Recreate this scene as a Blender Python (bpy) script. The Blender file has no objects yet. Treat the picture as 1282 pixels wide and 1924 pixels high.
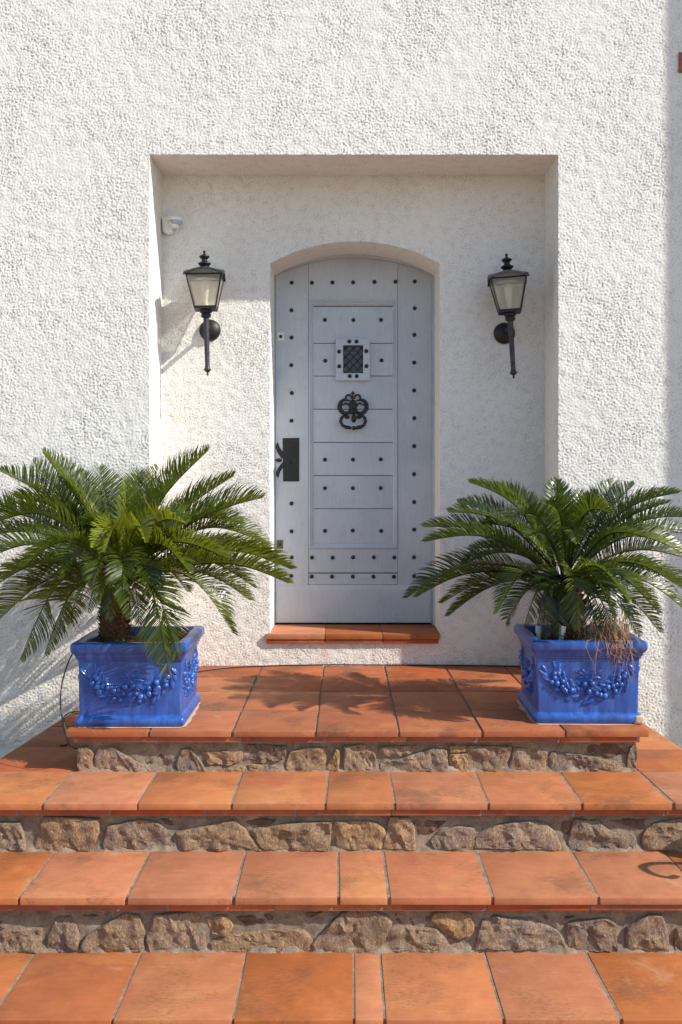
import bpy, math, random
import numpy as np
from mathutils import Vector, Matrix, noise

random.seed(7)
rng = np.random.default_rng(11)
S = bpy.context.scene

# ------------------------------------------------------------------ camera, sky, sun, exposure
CAM_H = 0.928            # metres above the landing
F, VX, VY = 1800.0, 650.0, 900.0
cam_d = bpy.data.cameras.new('camera')
cam = bpy.data.objects.new('camera', cam_d)
S.collection.objects.link(cam)
cam.location = (0, 0, CAM_H)
cam.rotation_euler = (math.radians(90), 0, 0)
cam_d.sensor_fit = 'HORIZONTAL'
cam_d.sensor_width = 24.0
cam_d.lens = F / 1282 * 24.0
cam_d.shift_x = -9 / 1282
cam_d.shift_y = -62 / 1282
cam_d.clip_start = 0.05
cam_d.clip_end = 2000
S.camera = cam

SUN = Vector((2.33, -1.0, 2.01)).normalized()
world = bpy.data.worlds.new('World')
S.world = world
world.use_nodes = True
wn = world.node_tree.nodes
wn.clear()
sky = wn.new('ShaderNodeTexSky')
sky.sky_type = 'NISHITA'
sky.sun_disc = False
sky.sun_elevation = math.asin(SUN.z)
sky.sun_rotation = math.atan2(SUN.x, SUN.y)
sky.air_density = 1.2
sky.dust_density = 0.7
sky.ozone_density = 2.0
bg = wn.new('ShaderNodeBackground')
bg.inputs['Strength'].default_value = 0.136
wo = wn.new('ShaderNodeOutputWorld')
world.node_tree.links.new(sky.outputs[0], bg.inputs[0])
world.node_tree.links.new(bg.outputs[0], wo.inputs[0])

sl = bpy.data.lights.new('sun', 'SUN')
sl.energy = 4.9
sl.angle = math.radians(0.55)
sl.color = (1.0, 0.935, 0.84)
so = bpy.data.objects.new('sun', sl)
S.collection.objects.link(so)
so.rotation_euler = (-SUN).to_track_quat('-Z', 'Y').to_euler()
so.location = SUN * 8

S.view_settings.view_transform = 'Standard'
S.view_settings.look = 'None'
S.view_settings.exposure = 0.31
S.view_settings.gamma = 1.0
S.render.engine = 'CYCLES'
S.cycles.use_denoising = True
S.cycles.denoising_prefilter = 'ACCURATE'
S.cycles.max_bounces = 10
S.cycles.diffuse_bounces = 6
S.cycles.transparent_max_bounces = 12

def W(px, py, Y):
    """point of the photograph at distance Y from the camera plane"""
    return Vector(((px - VX) * Y / F, Y, CAM_H + (VY - py) * Y / F))

# ------------------------------------------------------------------ materials
def new_mat(name):
    m = bpy.data.materials.new(name)
    m.use_nodes = True
    return m, m.node_tree.nodes, m.node_tree.links, m.node_tree.nodes['Principled BSDF']

def ramp(nodes, stops):
    r = nodes.new('ShaderNodeValToRGB')
    e = r.color_ramp.elements
    while len(e) < len(stops):
        e.new(0.5)
    for i, (p, c) in enumerate(stops):
        e[i].position = p
        e[i].color = (c[0], c[1], c[2], 1) if not isinstance(c, (int, float)) else (c, c, c, 1)
    return r

def coords(nodes, links, rnd=True, scale=(1, 1, 1), amount=31.0):
    tc = nodes.new('ShaderNodeTexCoord')
    out = tc.outputs['Object']
    if rnd:
        oi = nodes.new('ShaderNodeObjectInfo')
        mu = nodes.new('ShaderNodeMath'); mu.operation = 'MULTIPLY'; mu.inputs[1].default_value = amount
        links.new(oi.outputs['Random'], mu.inputs[0])
        ad = nodes.new('ShaderNodeVectorMath'); ad.operation = 'ADD'
        links.new(out, ad.inputs[0]); links.new(mu.outputs[0], ad.inputs[1])
        out = ad.outputs[0]
    mp = nodes.new('ShaderNodeMapping')
    mp.inputs['Scale'].default_value = scale
    links.new(out, mp.inputs['Vector'])
    return mp.outputs[0]

def noise_tex(nodes, links, vec, scale, detail=4, rough=0.55, dist=0.0):
    n = nodes.new('ShaderNodeTexNoise')
    n.inputs['Scale'].default_value = scale
    n.inputs['Detail'].default_value = detail
    n.inputs['Roughness'].default_value = rough
    n.inputs['Distortion'].default_value = dist
    links.new(vec, n.inputs['Vector'])
    return n.outputs['Fac']

def mix(nodes, links, fac, a, b, mode='MIX'):
    m = nodes.new('ShaderNodeMix'); m.data_type = 'RGBA'; m.blend_type = mode
    for sock, v in ((0, fac), (6, a), (7, b)):
        if hasattr(v, 'links') or hasattr(v, 'is_linked'):
            links.new(v, m.inputs[sock])
        elif isinstance(v, (int, float)):
            m.inputs[sock].default_value = v if sock == 0 else (v, v, v, 1)
        else:
            m.inputs[sock].default_value = (v[0], v[1], v[2], 1)
    return m.outputs[2]

def bump(nodes, links, bsdf, height, strength=0.3, dist=0.002):
    b = nodes.new('ShaderNodeBump')
    b.inputs['Strength'].default_value = strength
    b.inputs['Distance'].default_value = dist
    links.new(height, b.inputs['Height'])
    links.new(b.outputs[0], bsdf.inputs['Normal'])
    return b

def math_n(nodes, links, op, a, b=None):
    m = nodes.new('ShaderNodeMath'); m.operation = op
    for i, v in enumerate((a, b)):
        if v is None: continue
        if hasattr(v, 'is_linked'): links.new(v, m.inputs[i])
        else: m.inputs[i].default_value = v
    return m.outputs[0]

def mat_stucco():
    m, n, l, b = new_mat('white_roughcast')
    v = coords(n, l, False)
    big = noise_tex(n, l, v, 1.3, 5)
    r = ramp(n, [(0.3, (0.775, 0.755, 0.715)), (0.7, (0.825, 0.808, 0.772))]); l.new(big, r.inputs[0])
    fine = noise_tex(n, l, v, 240, 3)
    spk = ramp(n, [(0.30, (0.72, 0.68, 0.62)), (0.42, (1, 1, 1))]); l.new(fine, spk.inputs[0])
    c = mix(n, l, 0.35, r.outputs[0], spk.outputs[0], 'MULTIPLY')
    # patchy ochre tint, stronger towards the paving
    tc = n.new('ShaderNodeTexCoord'); sx = n.new('ShaderNodeSeparateXYZ'); l.new(tc.outputs['Object'], sx.inputs[0])
    mr = n.new('ShaderNodeMapRange'); mr.inputs[1].default_value = 0.30; mr.inputs[2].default_value = -0.15
    l.new(sx.outputs[2], mr.inputs[0])
    st = noise_tex(n, l, v, 9, 6, 0.7)
    rr = ramp(n, [(0.42, 0.0), (0.75, 1.0)]); l.new(st, rr.inputs[0])
    f = math_n(n, l, 'MULTIPLY', mr.outputs[0], rr.outputs[0])
    f = math_n(n, l, 'MULTIPLY', f, 0.75)
    c = mix(n, l, f, c, (0.58, 0.42, 0.30))
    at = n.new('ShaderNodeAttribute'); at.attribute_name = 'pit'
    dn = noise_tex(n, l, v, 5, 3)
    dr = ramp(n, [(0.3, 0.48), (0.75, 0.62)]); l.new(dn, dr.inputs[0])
    c = mix(n, l, math_n(n, l, 'MULTIPLY', at.outputs['Fac'], dr.outputs[0]), c, (0.40, 0.36, 0.31))  # darker pits: settled dust, plus painted shade to bring out the relief
    l.new(c, b.inputs['Base Color'])
    b.inputs['Roughness'].default_value = 0.92
    b.inputs['Specular IOR Level'].default_value = 0.136
    bump(n, l, b, noise_tex(n, l, v, 150, 4, 0.7), 0.55, 0.0025)
    return m

def mat_plain_stucco():
    m, n, l, b = new_mat('white_render_far')
    v = coords(n, l, False)
    b.inputs['Base Color'].default_value = (0.79, 0.775, 0.745, 1)
    b.inputs['Roughness'].default_value = 0.92
    bump(n, l, b, noise_tex(n, l, v, 70, 3), 1.0, 0.006)
    return m

def mat_terracotta(name, c1, c2, c3, stain=0.5, bump_s=0.25):
    m, n, l, b = new_mat(name)
    v = coords(n, l, True)
    oi = n.new('ShaderNodeObjectInfo')
    r = ramp(n, [(0.0, c1), (0.22, c2), (0.40, tuple(x * .86 for x in c3)), (0.58, tuple(x * 1.12 for x in c1)), (0.78, tuple(x * 1.15 for x in c2)), (1.0, c3)]); l.new(oi.outputs['Random'], r.inputs[0])
    c = r.outputs[0]
    # yellowish kiln flashes
    a = noise_tex(n, l, v, 3.2, 7, 0.62, 0.9)
    ra = ramp(n, [(0.52, 0.0), (0.80, 0.7)]); l.new(a, ra.inputs[0])
    c = mix(n, l, ra.outputs[0], c, (0.52, 0.245, 0.088))
    # pink flashes
    v2 = coords(n, l, True, (2.6, 0.8, 1), 17.0)
    p = noise_tex(n, l, v2, 3.4, 6, 0.6, 0.7)
    rp = ramp(n, [(0.58, 0.0), (0.80, 0.7)]); l.new(p, rp.inputs[0])
    c = mix(n, l, rp.outputs[0], c, (0.40, 0.105, 0.062))
    # brushed streaks
    v3 = coords(n, l, True, (1, 14, 1), 5.0)
    s = noise_tex(n, l, v3, 9, 5, 0.7)
    rs = ramp(n, [(0.3, 0.90), (0.6, 1.03)]); l.new(s, rs.inputs[0])
    c = mix(n, l, 0.8, c, rs.outputs[0], 'MULTIPLY')
    # dark lichen / dirt
    big = noise_tex(n, l, v, 4.5, 2)
    fine = noise_tex(n, l, coords(n, l, True, (1, 2.2, 1), 9.0), 55, 8, 0.75)
    mul = math_n(n, l, 'ADD', big, fine)
    rd = ramp(n, [(0.0, 0.0), (1.0, 1.0)])
    mr = n.new('ShaderNodeMapRange'); mr.inputs[1].default_value = 1.05; mr.inputs[2].default_value = 1.24
    l.new(mul, mr.inputs[0])
    f = math_n(n, l, 'MULTIPLY', mr.outputs[0], stain)
    c = mix(n, l, f, c, (0.12, 0.065, 0.035))
    # overall soft mottling
    mo = noise_tex(n, l, v, 14, 4, 0.6)
    rm = ramp(n, [(0.3, 0.86), (0.7, 1.1)]); l.new(mo, rm.inputs[0])
    c = mix(n, l, 1.0, c, rm.outputs[0], 'MULTIPLY')
    # pale rubbed specks
    w = noise_tex(n, l, v, 38, 6, 0.8)
    rw = ramp(n, [(0.68, 0.0), (0.78, 0.5)]); l.new(w, rw.inputs[0])
    c = mix(n, l, rw.outputs[0], c, (0.56, 0.34, 0.20))
    vo = n.new('ShaderNodeTexVoronoi'); vo.inputs['Scale'].default_value = 85
    l.new(v, vo.inputs['Vector'])
    rv = ramp(n, [(0.05, 0.8), (0.13, 0.0)]); l.new(vo.outputs['Distance'], rv.inputs[0])
    pk = noise_tex(n, l, v, 6, 3); rk = ramp(n, [(0.50, 0.0), (0.62, 1.0)]); l.new(pk, rk.inputs[0])
    c = mix(n, l, math_n(n, l, 'MULTIPLY', rv.outputs[0], rk.outputs[0]), c, (0.10, 0.05, 0.03))
    # pale salt bloom
    sb = noise_tex(n, l, coords(n, l, True, (1, 1, 1), 23.0), 5.5, 8, 0.72, 0.5); rb_ = ramp(n, [(0.60, 0.0), (0.80, 0.55)]); l.new(sb, rb_.inputs[0])
    c = mix(n, l, rb_.outputs[0], c, (0.60, 0.42, 0.30))
    l.new(c, b.inputs['Base Color'])
    b.inputs['Roughness'].default_value = 0.62
    b.inputs['Specular IOR Level'].default_value = 0.35
    hb = math_n(n, l, 'ADD', noise_tex(n, l, v, 60, 6, 0.7), math_n(n, l, 'MULTIPLY', s, 0.6))
    bump(n, l, b, hb, bump_s, 0.002)
    return m

def mat_mortar():
    m, n, l, b = new_mat('sandy_mortar')
    v = coords(n, l, False)
    a = noise_tex(n, l, v, 22, 8, 0.7)
    r = ramp(n, [(0.3, (0.15, 0.11, 0.08)), (0.55, (0.29, 0.225, 0.165)), (0.8, (0.46, 0.38, 0.29))]); l.new(a, r.inputs[0])
    g = noise_tex(n, l, v, 420, 2)
    rg = ramp(n, [(0.35, 0.65), (0.6, 1.1)]); l.new(g, rg.inputs[0])
    c = mix(n, l, 0.8, r.outputs[0], rg.outputs[0], 'MULTIPLY')
    l.new(c, b.inputs['Base Color'])
    b.inputs['Roughness'].default_value = 0.95
    h = math_n(n, l, 'ADD', a, math_n(n, l, 'MULTIPLY', g, 0.5))
    bump(n, l, b, h, 0.9, 0.006)
    return m

def mat_stone():
    m, n, l, b = new_mat('rubble_stone')
    v = coords(n, l, True)
    oi = n.new('ShaderNodeObjectInfo')
    r = ramp(n, [(0.0, (0.30, 0.185, 0.095)), (0.2, (0.18, 0.13, 0.105)), (0.4, (0.34, 0.205, 0.09)),
                 (0.6, (0.22, 0.165, 0.14)), (0.8, (0.12, 0.09, 0.078)), (1.0, (0.26, 0.19, 0.14))])
    l.new(oi.outputs['Random'], r.inputs[0])
    a = noise_tex(n, l, v, 15, 6, 0.65, 0.8)
    ra = ramp(n, [(0.35, 0.0), (0.68, 1.0)]); l.new(a, ra.inputs[0])
    c = mix(n, l, math_n(n, l, 'MULTIPLY', ra.outputs[0], 0.5), r.outputs[0], (0.40, 0.24, 0.10))
    a2 = noise_tex(n, l, v, 24, 5, 0.6, 1.0)
    r2 = ramp(n, [(0.54, 0.0), (0.72, 0.75)]); l.new(a2, r2.inputs[0])
    c = mix(n, l, r2.outputs[0], c, (0.14, 0.09, 0.07))
    g = noise_tex(n, l, coords(n, l, True, (1, 1, 0.55), 13.0), 150, 7, 0.8)
    rg = ramp(n, [(0.33, 0.30), (0.62, 1.5)]); l.new(g, rg.inputs[0])
    c = mix(n, l, 0.9, c, rg.outputs[0], 'MULTIPLY')
    vo = n.new('ShaderNodeTexVoronoi'); vo.inputs['Scale'].default_value = 330
    l.new(v, vo.inputs['Vector'])
    rv = ramp(n, [(0.08, 0.55), (0.2, 0.0)]); l.new(vo.outputs['Distance'], rv.inputs[0])
    c = mix(n, l, rv.outputs[0], c, (0.62, 0.52, 0.42))
    l.new(c, b.inputs['Base Color'])
    b.inputs['Roughness'].default_value = 0.8
    h = math_n(n, l, 'ADD', noise_tex(n, l, coords(n, l, True, (1, 1, 0.6), 3.0), 75, 8, 0.72), math_n(n, l, 'MULTIPLY', a, 0.8))
    bump(n, l, b, h, 1.0, 0.010)
    return m

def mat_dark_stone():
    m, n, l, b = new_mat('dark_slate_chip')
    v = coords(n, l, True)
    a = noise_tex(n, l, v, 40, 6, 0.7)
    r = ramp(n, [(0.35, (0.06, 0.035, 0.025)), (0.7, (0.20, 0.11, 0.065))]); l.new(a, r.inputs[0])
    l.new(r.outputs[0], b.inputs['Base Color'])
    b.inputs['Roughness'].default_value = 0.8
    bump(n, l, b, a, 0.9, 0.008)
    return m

def mat_glaze():
    m, n, l, b = new_mat('cobalt_glaze')
    v = coords(n, l, True, (1, 1, 0.16))
    a = noise_tex(n, l, v, 42, 4, 0.6)
    r = ramp(n, [(0.3, (0.012, 0.055, 0.27)), (0.52, (0.024, 0.092, 0.37)), (0.78, (0.055, 0.145, 0.45))]); l.new(a, r.inputs[0])
    v2 = coords(n, l, True)
    big = noise_tex(n, l, v2, 7, 3)
    rb = ramp(n, [(0.35, 0.8), (0.65, 1.2)]); l.new(big, rb.inputs[0])
    c = mix(n, l, 1.0, r.outputs[0], rb.outputs[0], 'MULTIPLY')
    # worn clay specks
    w = noise_tex(n, l, v2, 60, 6, 0.8)
    rw = ramp(n, [(0.70, 0.0), (0.74, 0.7)]); l.new(w, rw.inputs[0])
    c = mix(n, l, rw.outputs[0], c, (0.45, 0.40, 0.42))
    l.new(c, b.inputs['Base Color'])
    b.inputs['Roughness'].default_value = 0.36
    b.inputs['Coat Weight'].default_value = 0.15
    b.inputs['Coat Roughness'].default_value = 0.12
    bump(n, l, b, noise_tex(n, l, v2, 28, 4), 0.28, 0.004)
    return m

def mat_paint():
    m, n, l, b = new_mat('blue_grey_paint')
    v = coords(n, l, True)
    big = noise_tex(n, l, v, 3.0, 5, 0.6)
    r = ramp(n, [(0.3, (0.42, 0.475, 0.53)), (0.7, (0.53, 0.575, 0.625))]); l.new(big, r.inputs[0])
    gr = noise_tex(n, l, coords(n, l, True, (1, 1, 0.06), 7.0), 160, 5, 0.7)
    rg = ramp(n, [(0.3, 0.87), (0.6, 1.04)]); l.new(gr, rg.inputs[0])
    c = mix(n, l, 0.7, r.outputs[0], rg.outputs[0], 'MULTIPLY')
    d = noise_tex(n, l, v, 11, 8, 0.75)
    rd = ramp(n, [(0.56, 0.0), (0.78, 0.5)]); l.new(d, rd.inputs[0])
    c = mix(n, l, rd.outputs[0], c, (0.30, 0.30, 0.30))
    l.new(c, b.inputs['Base Color'])
    b.inputs['Roughness'].default_value = 0.46
    bump(n, l, b, gr, 0.12, 0.001)
    return m

def simple(name, col, rough=0.6, metal=0.0, ns=None, ncol=None, bs=0.2, bd=0.001, spec=None, rnd=True):
    m, n, l, b = new_mat(name)
    b.inputs['Roughness'].default_value = rough
    b.inputs['Metallic'].default_value = metal
    if spec is not None: b.inputs['Specular IOR Level'].default_value = spec
    v = coords(n, l, rnd)
    a = noise_tex(n, l, v, ns or 30, 5, 0.65)
    r = ramp(n, [(0.3, col), (0.72, ncol or tuple(min(1, x * 1.35) for x in col))]); l.new(a, r.inputs[0])
    l.new(r.outputs[0], b.inputs['Base Color'])
    bump(n, l, b, a, bs, bd)
    return m

def mat_leaf(name, c1, c2, trans):
    m, n, l, b = new_mat(name)
    v = coords(n, l, True)
    at = n.new('ShaderNodeAttribute'); at.attribute_name = 'tone'
    dk = tuple(x * .45 for x in c1)
    r = ramp(n, [(0.0, dk), (0.45, c1), (0.93, c2), (1.0, (0.20, 0.17, 0.03))]); l.new(at.outputs['Fac'], r.inputs[0])
    l.new(r.outputs[0], b.inputs['Base Color'])
    b.inputs['Roughness'].default_value = 0.33
    b.inputs['Specular IOR Level'].default_value = 0.55
    t = n.new('ShaderNodeBsdfTranslucent')
    t.inputs[0].default_value = (trans[0], trans[1], trans[2], 1)
    ms = n.new('ShaderNodeMixShader'); ms.inputs[0].default_value = 0.26
    out = [x for x in n if x.type == 'OUTPUT_MATERIAL'][0]
    l.new(b.outputs[0], ms.inputs[1]); l.new(t.outputs[0], ms.inputs[2]); l.new(ms.outputs[0], out.inputs[0])
    return m

def mat_glass():
    m, n, l, b = new_mat('frosted_lantern_glass')
    b.inputs['Base Color'].default_value = (0.72, 0.69, 0.62, 1)
    b.inputs['Roughness'].default_value = 0.35
    tr = n.new('ShaderNodeBsdfTransparent'); tr.inputs[0].default_value = (0.93, 0.91, 0.86, 1)
    tl = n.new('ShaderNodeBsdfTranslucent'); tl.inputs[0].default_value = (0.74, 0.70, 0.62, 1)
    m1 = n.new('ShaderNodeMixShader'); m1.inputs[0].default_value = 0.45
    m2 = n.new('ShaderNodeMixShader'); m2.inputs[0].default_value = 0.60
    out = [x for x in n if x.type == 'OUTPUT_MATERIAL'][0]
    l.new(b.outputs[0], m1.inputs[1]); l.new(tl.outputs[0], m1.inputs[2])
    l.new(m1.outputs[0], m2.inputs[1]); l.new(tr.outputs[0], m2.inputs[2]); l.new(m2.outputs[0], out.inputs[0])
    return m

M = {
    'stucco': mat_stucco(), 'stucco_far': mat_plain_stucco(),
    'tile': mat_terracotta('terracotta_tile', (0.40, 0.135, 0.042), (0.42, 0.165, 0.085), (0.385, 0.108, 0.028), 0.5),
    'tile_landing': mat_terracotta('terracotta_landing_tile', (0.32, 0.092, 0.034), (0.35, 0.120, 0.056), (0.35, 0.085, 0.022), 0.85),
    'brick': mat_terracotta('red_edge_brick', (0.34, 0.075, 0.030), (0.27, 0.085, 0.050), (0.40, 0.070, 0.020), 0.5),
    'mortar': mat_mortar(), 'stone': mat_stone(), 'dark_stone': mat_dark_stone(), 'glaze': mat_glaze(), 'paint': mat_paint(),
    'iron': simple('black_iron', (0.004, 0.0045, 0.006), 0.50, 0.0, 60, (0.013, 0.013, 0.016), 0.5, 0.001),
    'iron_worn': simple('weathered_black_metal', (0.012, 0.014, 0.019), 0.48, 0.1, 45, (0.060, 0.062, 0.070), 0.4, 0.001),
    'gap': simple('dark_gap', (0.012, 0.011, 0.010), 0.9),
    'soil': simple('potting_soil', (0.045, 0.026, 0.016), 0.95, 0, 60, (0.16, 0.085, 0.05), 1.0, 0.01),
    'plastic': simple('white_plastic', (0.78, 0.76, 0.73), 0.4, 0, 12, (0.84, 0.82, 0.80), 0.03),
    'pipe': simple('grey_white_pipe', (0.52, 0.52, 0.47), 0.5, 0, 30, (0.62, 0.62, 0.57), 0.05),
    'lens': simple('sensor_lens', (0.32, 0.37, 0.45), 0.25),
    'bulb': simple('lamp_bulb', (0.80, 0.76, 0.66), 0.3),
    'brass': simple('dull_brass', (0.30, 0.17, 0.08), 0.5, 0.3),
    'nickel': simple('bell_plate', (0.62, 0.62, 0.60), 0.4, 0.3),
    'bronze': simple('brown_escutcheon', (0.10, 0.075, 0.065), 0.45, 0.3),
    'leaf': mat_leaf('cycad_leaf', (0.028, 0.050, 0.006), (0.085, 0.115, 0.012), (0.36, 0.44, 0.02)),
    'leaf_deep': mat_leaf('cycad_leaf_deep', (0.015, 0.034, 0.007), (0.050, 0.082, 0.011), (0.22, 0.30, 0.02)),
    'leaf_young': mat_leaf('cycad_leaf_young', (0.13, 0.17, 0.010), (0.22, 0.25, 0.015), (0.52, 0.56, 0.04)),
    'rachis': simple('leaf_rib', (0.30, 0.25, 0.045), 0.4, 0, 20, (0.40, 0.32, 0.07), 0.05),
    'trunk': simple('cycad_trunk', (0.055, 0.028, 0.014), 0.9, 0, 90, (0.19, 0.095, 0.045), 1.0, 0.006),
    'dry': simple('dry_grass', (0.24, 0.12, 0.055), 0.8, 0, 20, (0.46, 0.28, 0.15), 0.1),
    'moss': simple('dried_moss', (0.20, 0.07, 0.035), 0.9, 0, 90, (0.45, 0.20, 0.10), 1.0, 0.01),
    'weed': simple('bright_weed', (0.07, 0.22, 0.02), 0.5, 0, 20, (0.14, 0.36, 0.03), 0.1),
    'cable': simple('black_cable', (0.012, 0.012, 0.012), 0.5),
    'vent': simple('vent_terracotta', (0.27, 0.07, 0.03), 0.7, 0, 20, (0.36, 0.10, 0.05), 0.2),
    'lace': simple('grille_cloth', (0.05, 0.06, 0.08), 0.8, 0, 90, (0.16, 0.19, 0.24), 0.1),
    'ground': simple('pale_gravel_ground', (0.20, 0.185, 0.155), 0.9, 0, 7, (0.30, 0.28, 0.24), 0.8, 0.01, rnd=False),
    'chip': simple('bare_clay', (0.44, 0.30, 0.20), 0.9, 0, 60, (0.58, 0.43, 0.31), 0.8, 0.004),
    'lime': simple('lime_bloom', (0.50, 0.36, 0.27), 0.9, 0, 60, (0.60, 0.46, 0.36), 0.3, 0.001),
}

# ------------------------------------------------------------------ object helpers
def obj(name, me, mats=None, parent=None, loc=None):
    o = bpy.data.objects.new(name, me)
    S.collection.objects.link(o)
    if mats is not None:
        me.materials.clear()
        for k in (mats if isinstance(mats, (list, tuple)) else [mats]):
            me.materials.append(M[k])
    if parent is not None: o.parent = parent
    if loc is not None: o.location = loc
    return o

def thing(name, label, cat, loc=(0, 0, 0), group=None):
    o = bpy.data.objects.new(name, None)
    S.collection.objects.link(o)
    o.empty_display_size = 0.1
    o.location = loc
    o['label'] = label; o['category'] = cat
    if group: o['group'] = group
    return o

class MB:
    def __init__(s, origin=(0, 0, 0)):
        s.v = []; s.f = []; s.m = []; s.o = Vector(origin)
    def add(s, vs, fs, mi=0):
        b = len(s.v)
        s.v.extend([tuple(Vector(p) - s.o) for p in vs])
        s.f.extend([tuple(i + b for i in f) for f in fs])
        s.m.extend([mi] * len(fs))
    def box(s, x0, x1, y0, y1, z0, z1, mi=0):
        s.add([(x0, y0, z0), (x1, y0, z0), (x1, y1, z0), (x0, y1, z0), (x0, y0, z1), (x1, y0, z1), (x1, y1, z1), (x0, y1, z1)],
              [(0, 3, 2, 1), (4, 5, 6, 7), (0, 1, 5, 4), (1, 2, 6, 5), (2, 3, 7, 6), (3, 0, 4, 7)], mi)
    def tube(s, pts, rad, n=8, mi=0, caps=True, flat=1.0, closed=False):
        pts = [Vector(p) for p in pts]
        if not hasattr(rad, '__len__'): rad = [rad] * len(pts)
        vs, fs = [], []
        prev = None
        N = len(pts)
        for i, p in enumerate(pts):
            a = pts[(i - 1) % N] if (closed or i > 0) else pts[i]
            c = pts[(i + 1) % N] if (closed or i < N - 1) else pts[i]
            t = (c - a).normalized()
            if prev is None:
                u = t.cross(Vector((0, 1, 0)))
                if u.length < 0.1: u = t.cross(Vector((0, 0, 1)))
            else:
                u = prev - t * prev.dot(t)
            u.normalize(); prev = u
            w = t.cross(u)
            for k in range(n):
                an = 2 * math.pi * k / n
                vs.append(p + u * math.cos(an) * rad[i] + w * math.sin(an) * rad[i] * flat)
        for i in range(N - 1 + (1 if closed else 0)):
            i2 = (i + 1) % N
            for k in range(n):
                k2 = (k + 1) % n
                fs.append((i * n + k, i * n + k2, i2 * n + k2, i2 * n + k))
        if caps and not closed:
            fs.append(tuple(range(n - 1, -1, -1)))
            fs.append(tuple((N - 1) * n + k for k in range(n)))
        s.add(vs, fs, mi)
    def lathe(s, prof, n=20, c=(0, 0, 0), axis='Z', mi=0):
        c = Vector(c); vs, fs = [], []
        for r, h in prof:
            for k in range(n):
                a = 2 * math.pi * k / n
                x, y = r * math.cos(a), r * math.sin(a)
                vs.append(c + (Vector((x, y, h)) if axis == 'Z' else (Vector((x, h, -y)) if axis == 'Y' else Vector((h, x, y)))))
        for i in range(len(prof) - 1):
            for k in range(n):
                k2 = (k + 1) % n
                fs.append((i * n + k, i * n + k2, (i + 1) * n + k2, (i + 1) * n + k))
        fs.append(tuple(range(n - 1, -1, -1)))
        fs.append(tuple((len(prof) - 1) * n + k for k in range(n)))
        s.add(vs, fs, mi)
    def ellip(s, c, ax, nu=8, nv=6, mi=0):
        """ax: three axis vectors"""
        c = Vector(c); a, b, d = [Vector(q) for q in ax]
        vs = [c - d]; fs = []
        for i in range(1, nv):
            ph = -math.pi / 2 + math.pi * i / nv
            for k in range(nu):
                th = 2 * math.pi * k / nu
                vs.append(c + (a * math.cos(th) + b * math.sin(th)) * math.cos(ph) + d * math.sin(ph))
        vs.append(c + d); T = len(vs) - 1
        for k in range(nu):
            k2 = (k + 1) % nu
            fs.append((0, 1 + k2, 1 + k)); fs.append((T, T - nu + k, T - nu + k2))
            for i in range(nv - 2):
                q = 1 + i * nu
                fs.append((q + k, q + k2, q + nu + k2, q + nu + k))
        s.add(vs, fs, mi)
    def mesh(s, name, smooth=None, bevel=0.0, seg=1):
        me = bpy.data.meshes.new(name)
        me.from_pydata(s.v, [], s.f)
        me.polygons.foreach_set('material_index', s.m)
        import bmesh
        bm = bmesh.new(); bm.from_mesh(me)
        bmesh.ops.recalc_face_normals(bm, faces=bm.faces)
        if bevel > 0:
            bmesh.ops.bevel(bm, geom=[e for e in bm.edges if len(e.link_faces) == 2 and e.calc_face_angle(0) > 0.6], offset=bevel,
                            segments=seg, affect='EDGES', profile=0.6, clamp_overlap=True)
        bm.to_mesh(me); bm.free()
        if smooth is not None:
            me.polygons.foreach_set('use_smooth', [True] * len(me.polygons))
            try: me.set_sharp_from_angle(angle=math.radians(smooth))
            except Exception: pass
        me.update()
        return me
    def build(s, name, mats, parent=None, smooth=None, bevel=0.0, seg=1):
        return obj(name, s.mesh(name, smooth, bevel, seg), mats, parent, tuple(s.o))

def prism(poly, y0, y1, origin=None):
    """polygon in the XZ plane pushed from y0 (front) to y1"""
    o = origin if origin is not None else (poly[0][0], y0, poly[0][1])
    mb = MB(o); n = len(poly)
    vs = [(x, y0, z) for x, z in poly] + [(x, y1, z) for x, z in poly]
    fs = [tuple(range(n)), tuple(range(2 * n - 1, n - 1, -1))]
    for i in range(n):
        j = (i + 1) % n
        fs.append((i, j, n + j, n + i))
    mb.add(vs, fs)
    return mb

# ------------------------------------------------------------------ key levels
Y_WALL, Y_BACK, Y_FRAME, Y_LEAF = 4.46, 4.77, 5.04, 5.062
XL, XR, ZT = -0.915, 0.991, 2.44
DXL, DXR = -0.379, 0.469
AXC, AR = 0.045, 0.864
AZC = 2.1125 - AR
SILL_Z = 0.159
Z2, Z3, Z4 = CAM_H - 1.085, CAM_H - 1.2566, CAM_H - 1.4346
GROUND = Z4 - 0.17
def arch(x): return AZC + math.sqrt(max(0.0, AR * AR - (x - AXC) ** 2))
SPRING = arch(DXL)

# ------------------------------------------------------------------ ground
mb = MB(); R = 400
mb.add([(-R, -R, GROUND), (R, -R, GROUND), (R, R, GROUND), (-R, R, GROUND)], [(0, 1, 2, 3)])
g = mb.build('ground', 'ground'); g['kind'] = 'structure'
mb = MB(); mb.add([(-2.2, -.6, GROUND + .004), (2.2, -.6, GROUND + .004), (2.2, 2.62, GROUND + .004), (-2.2, 2.62, GROUND + .004)], [(0, 1, 2, 3)])
g = mb.build('bounce_patio', 'tile'); g['kind'] = 'structure'  # unseen terracotta sheet, added to bounce warm light onto the recess soffit

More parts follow.
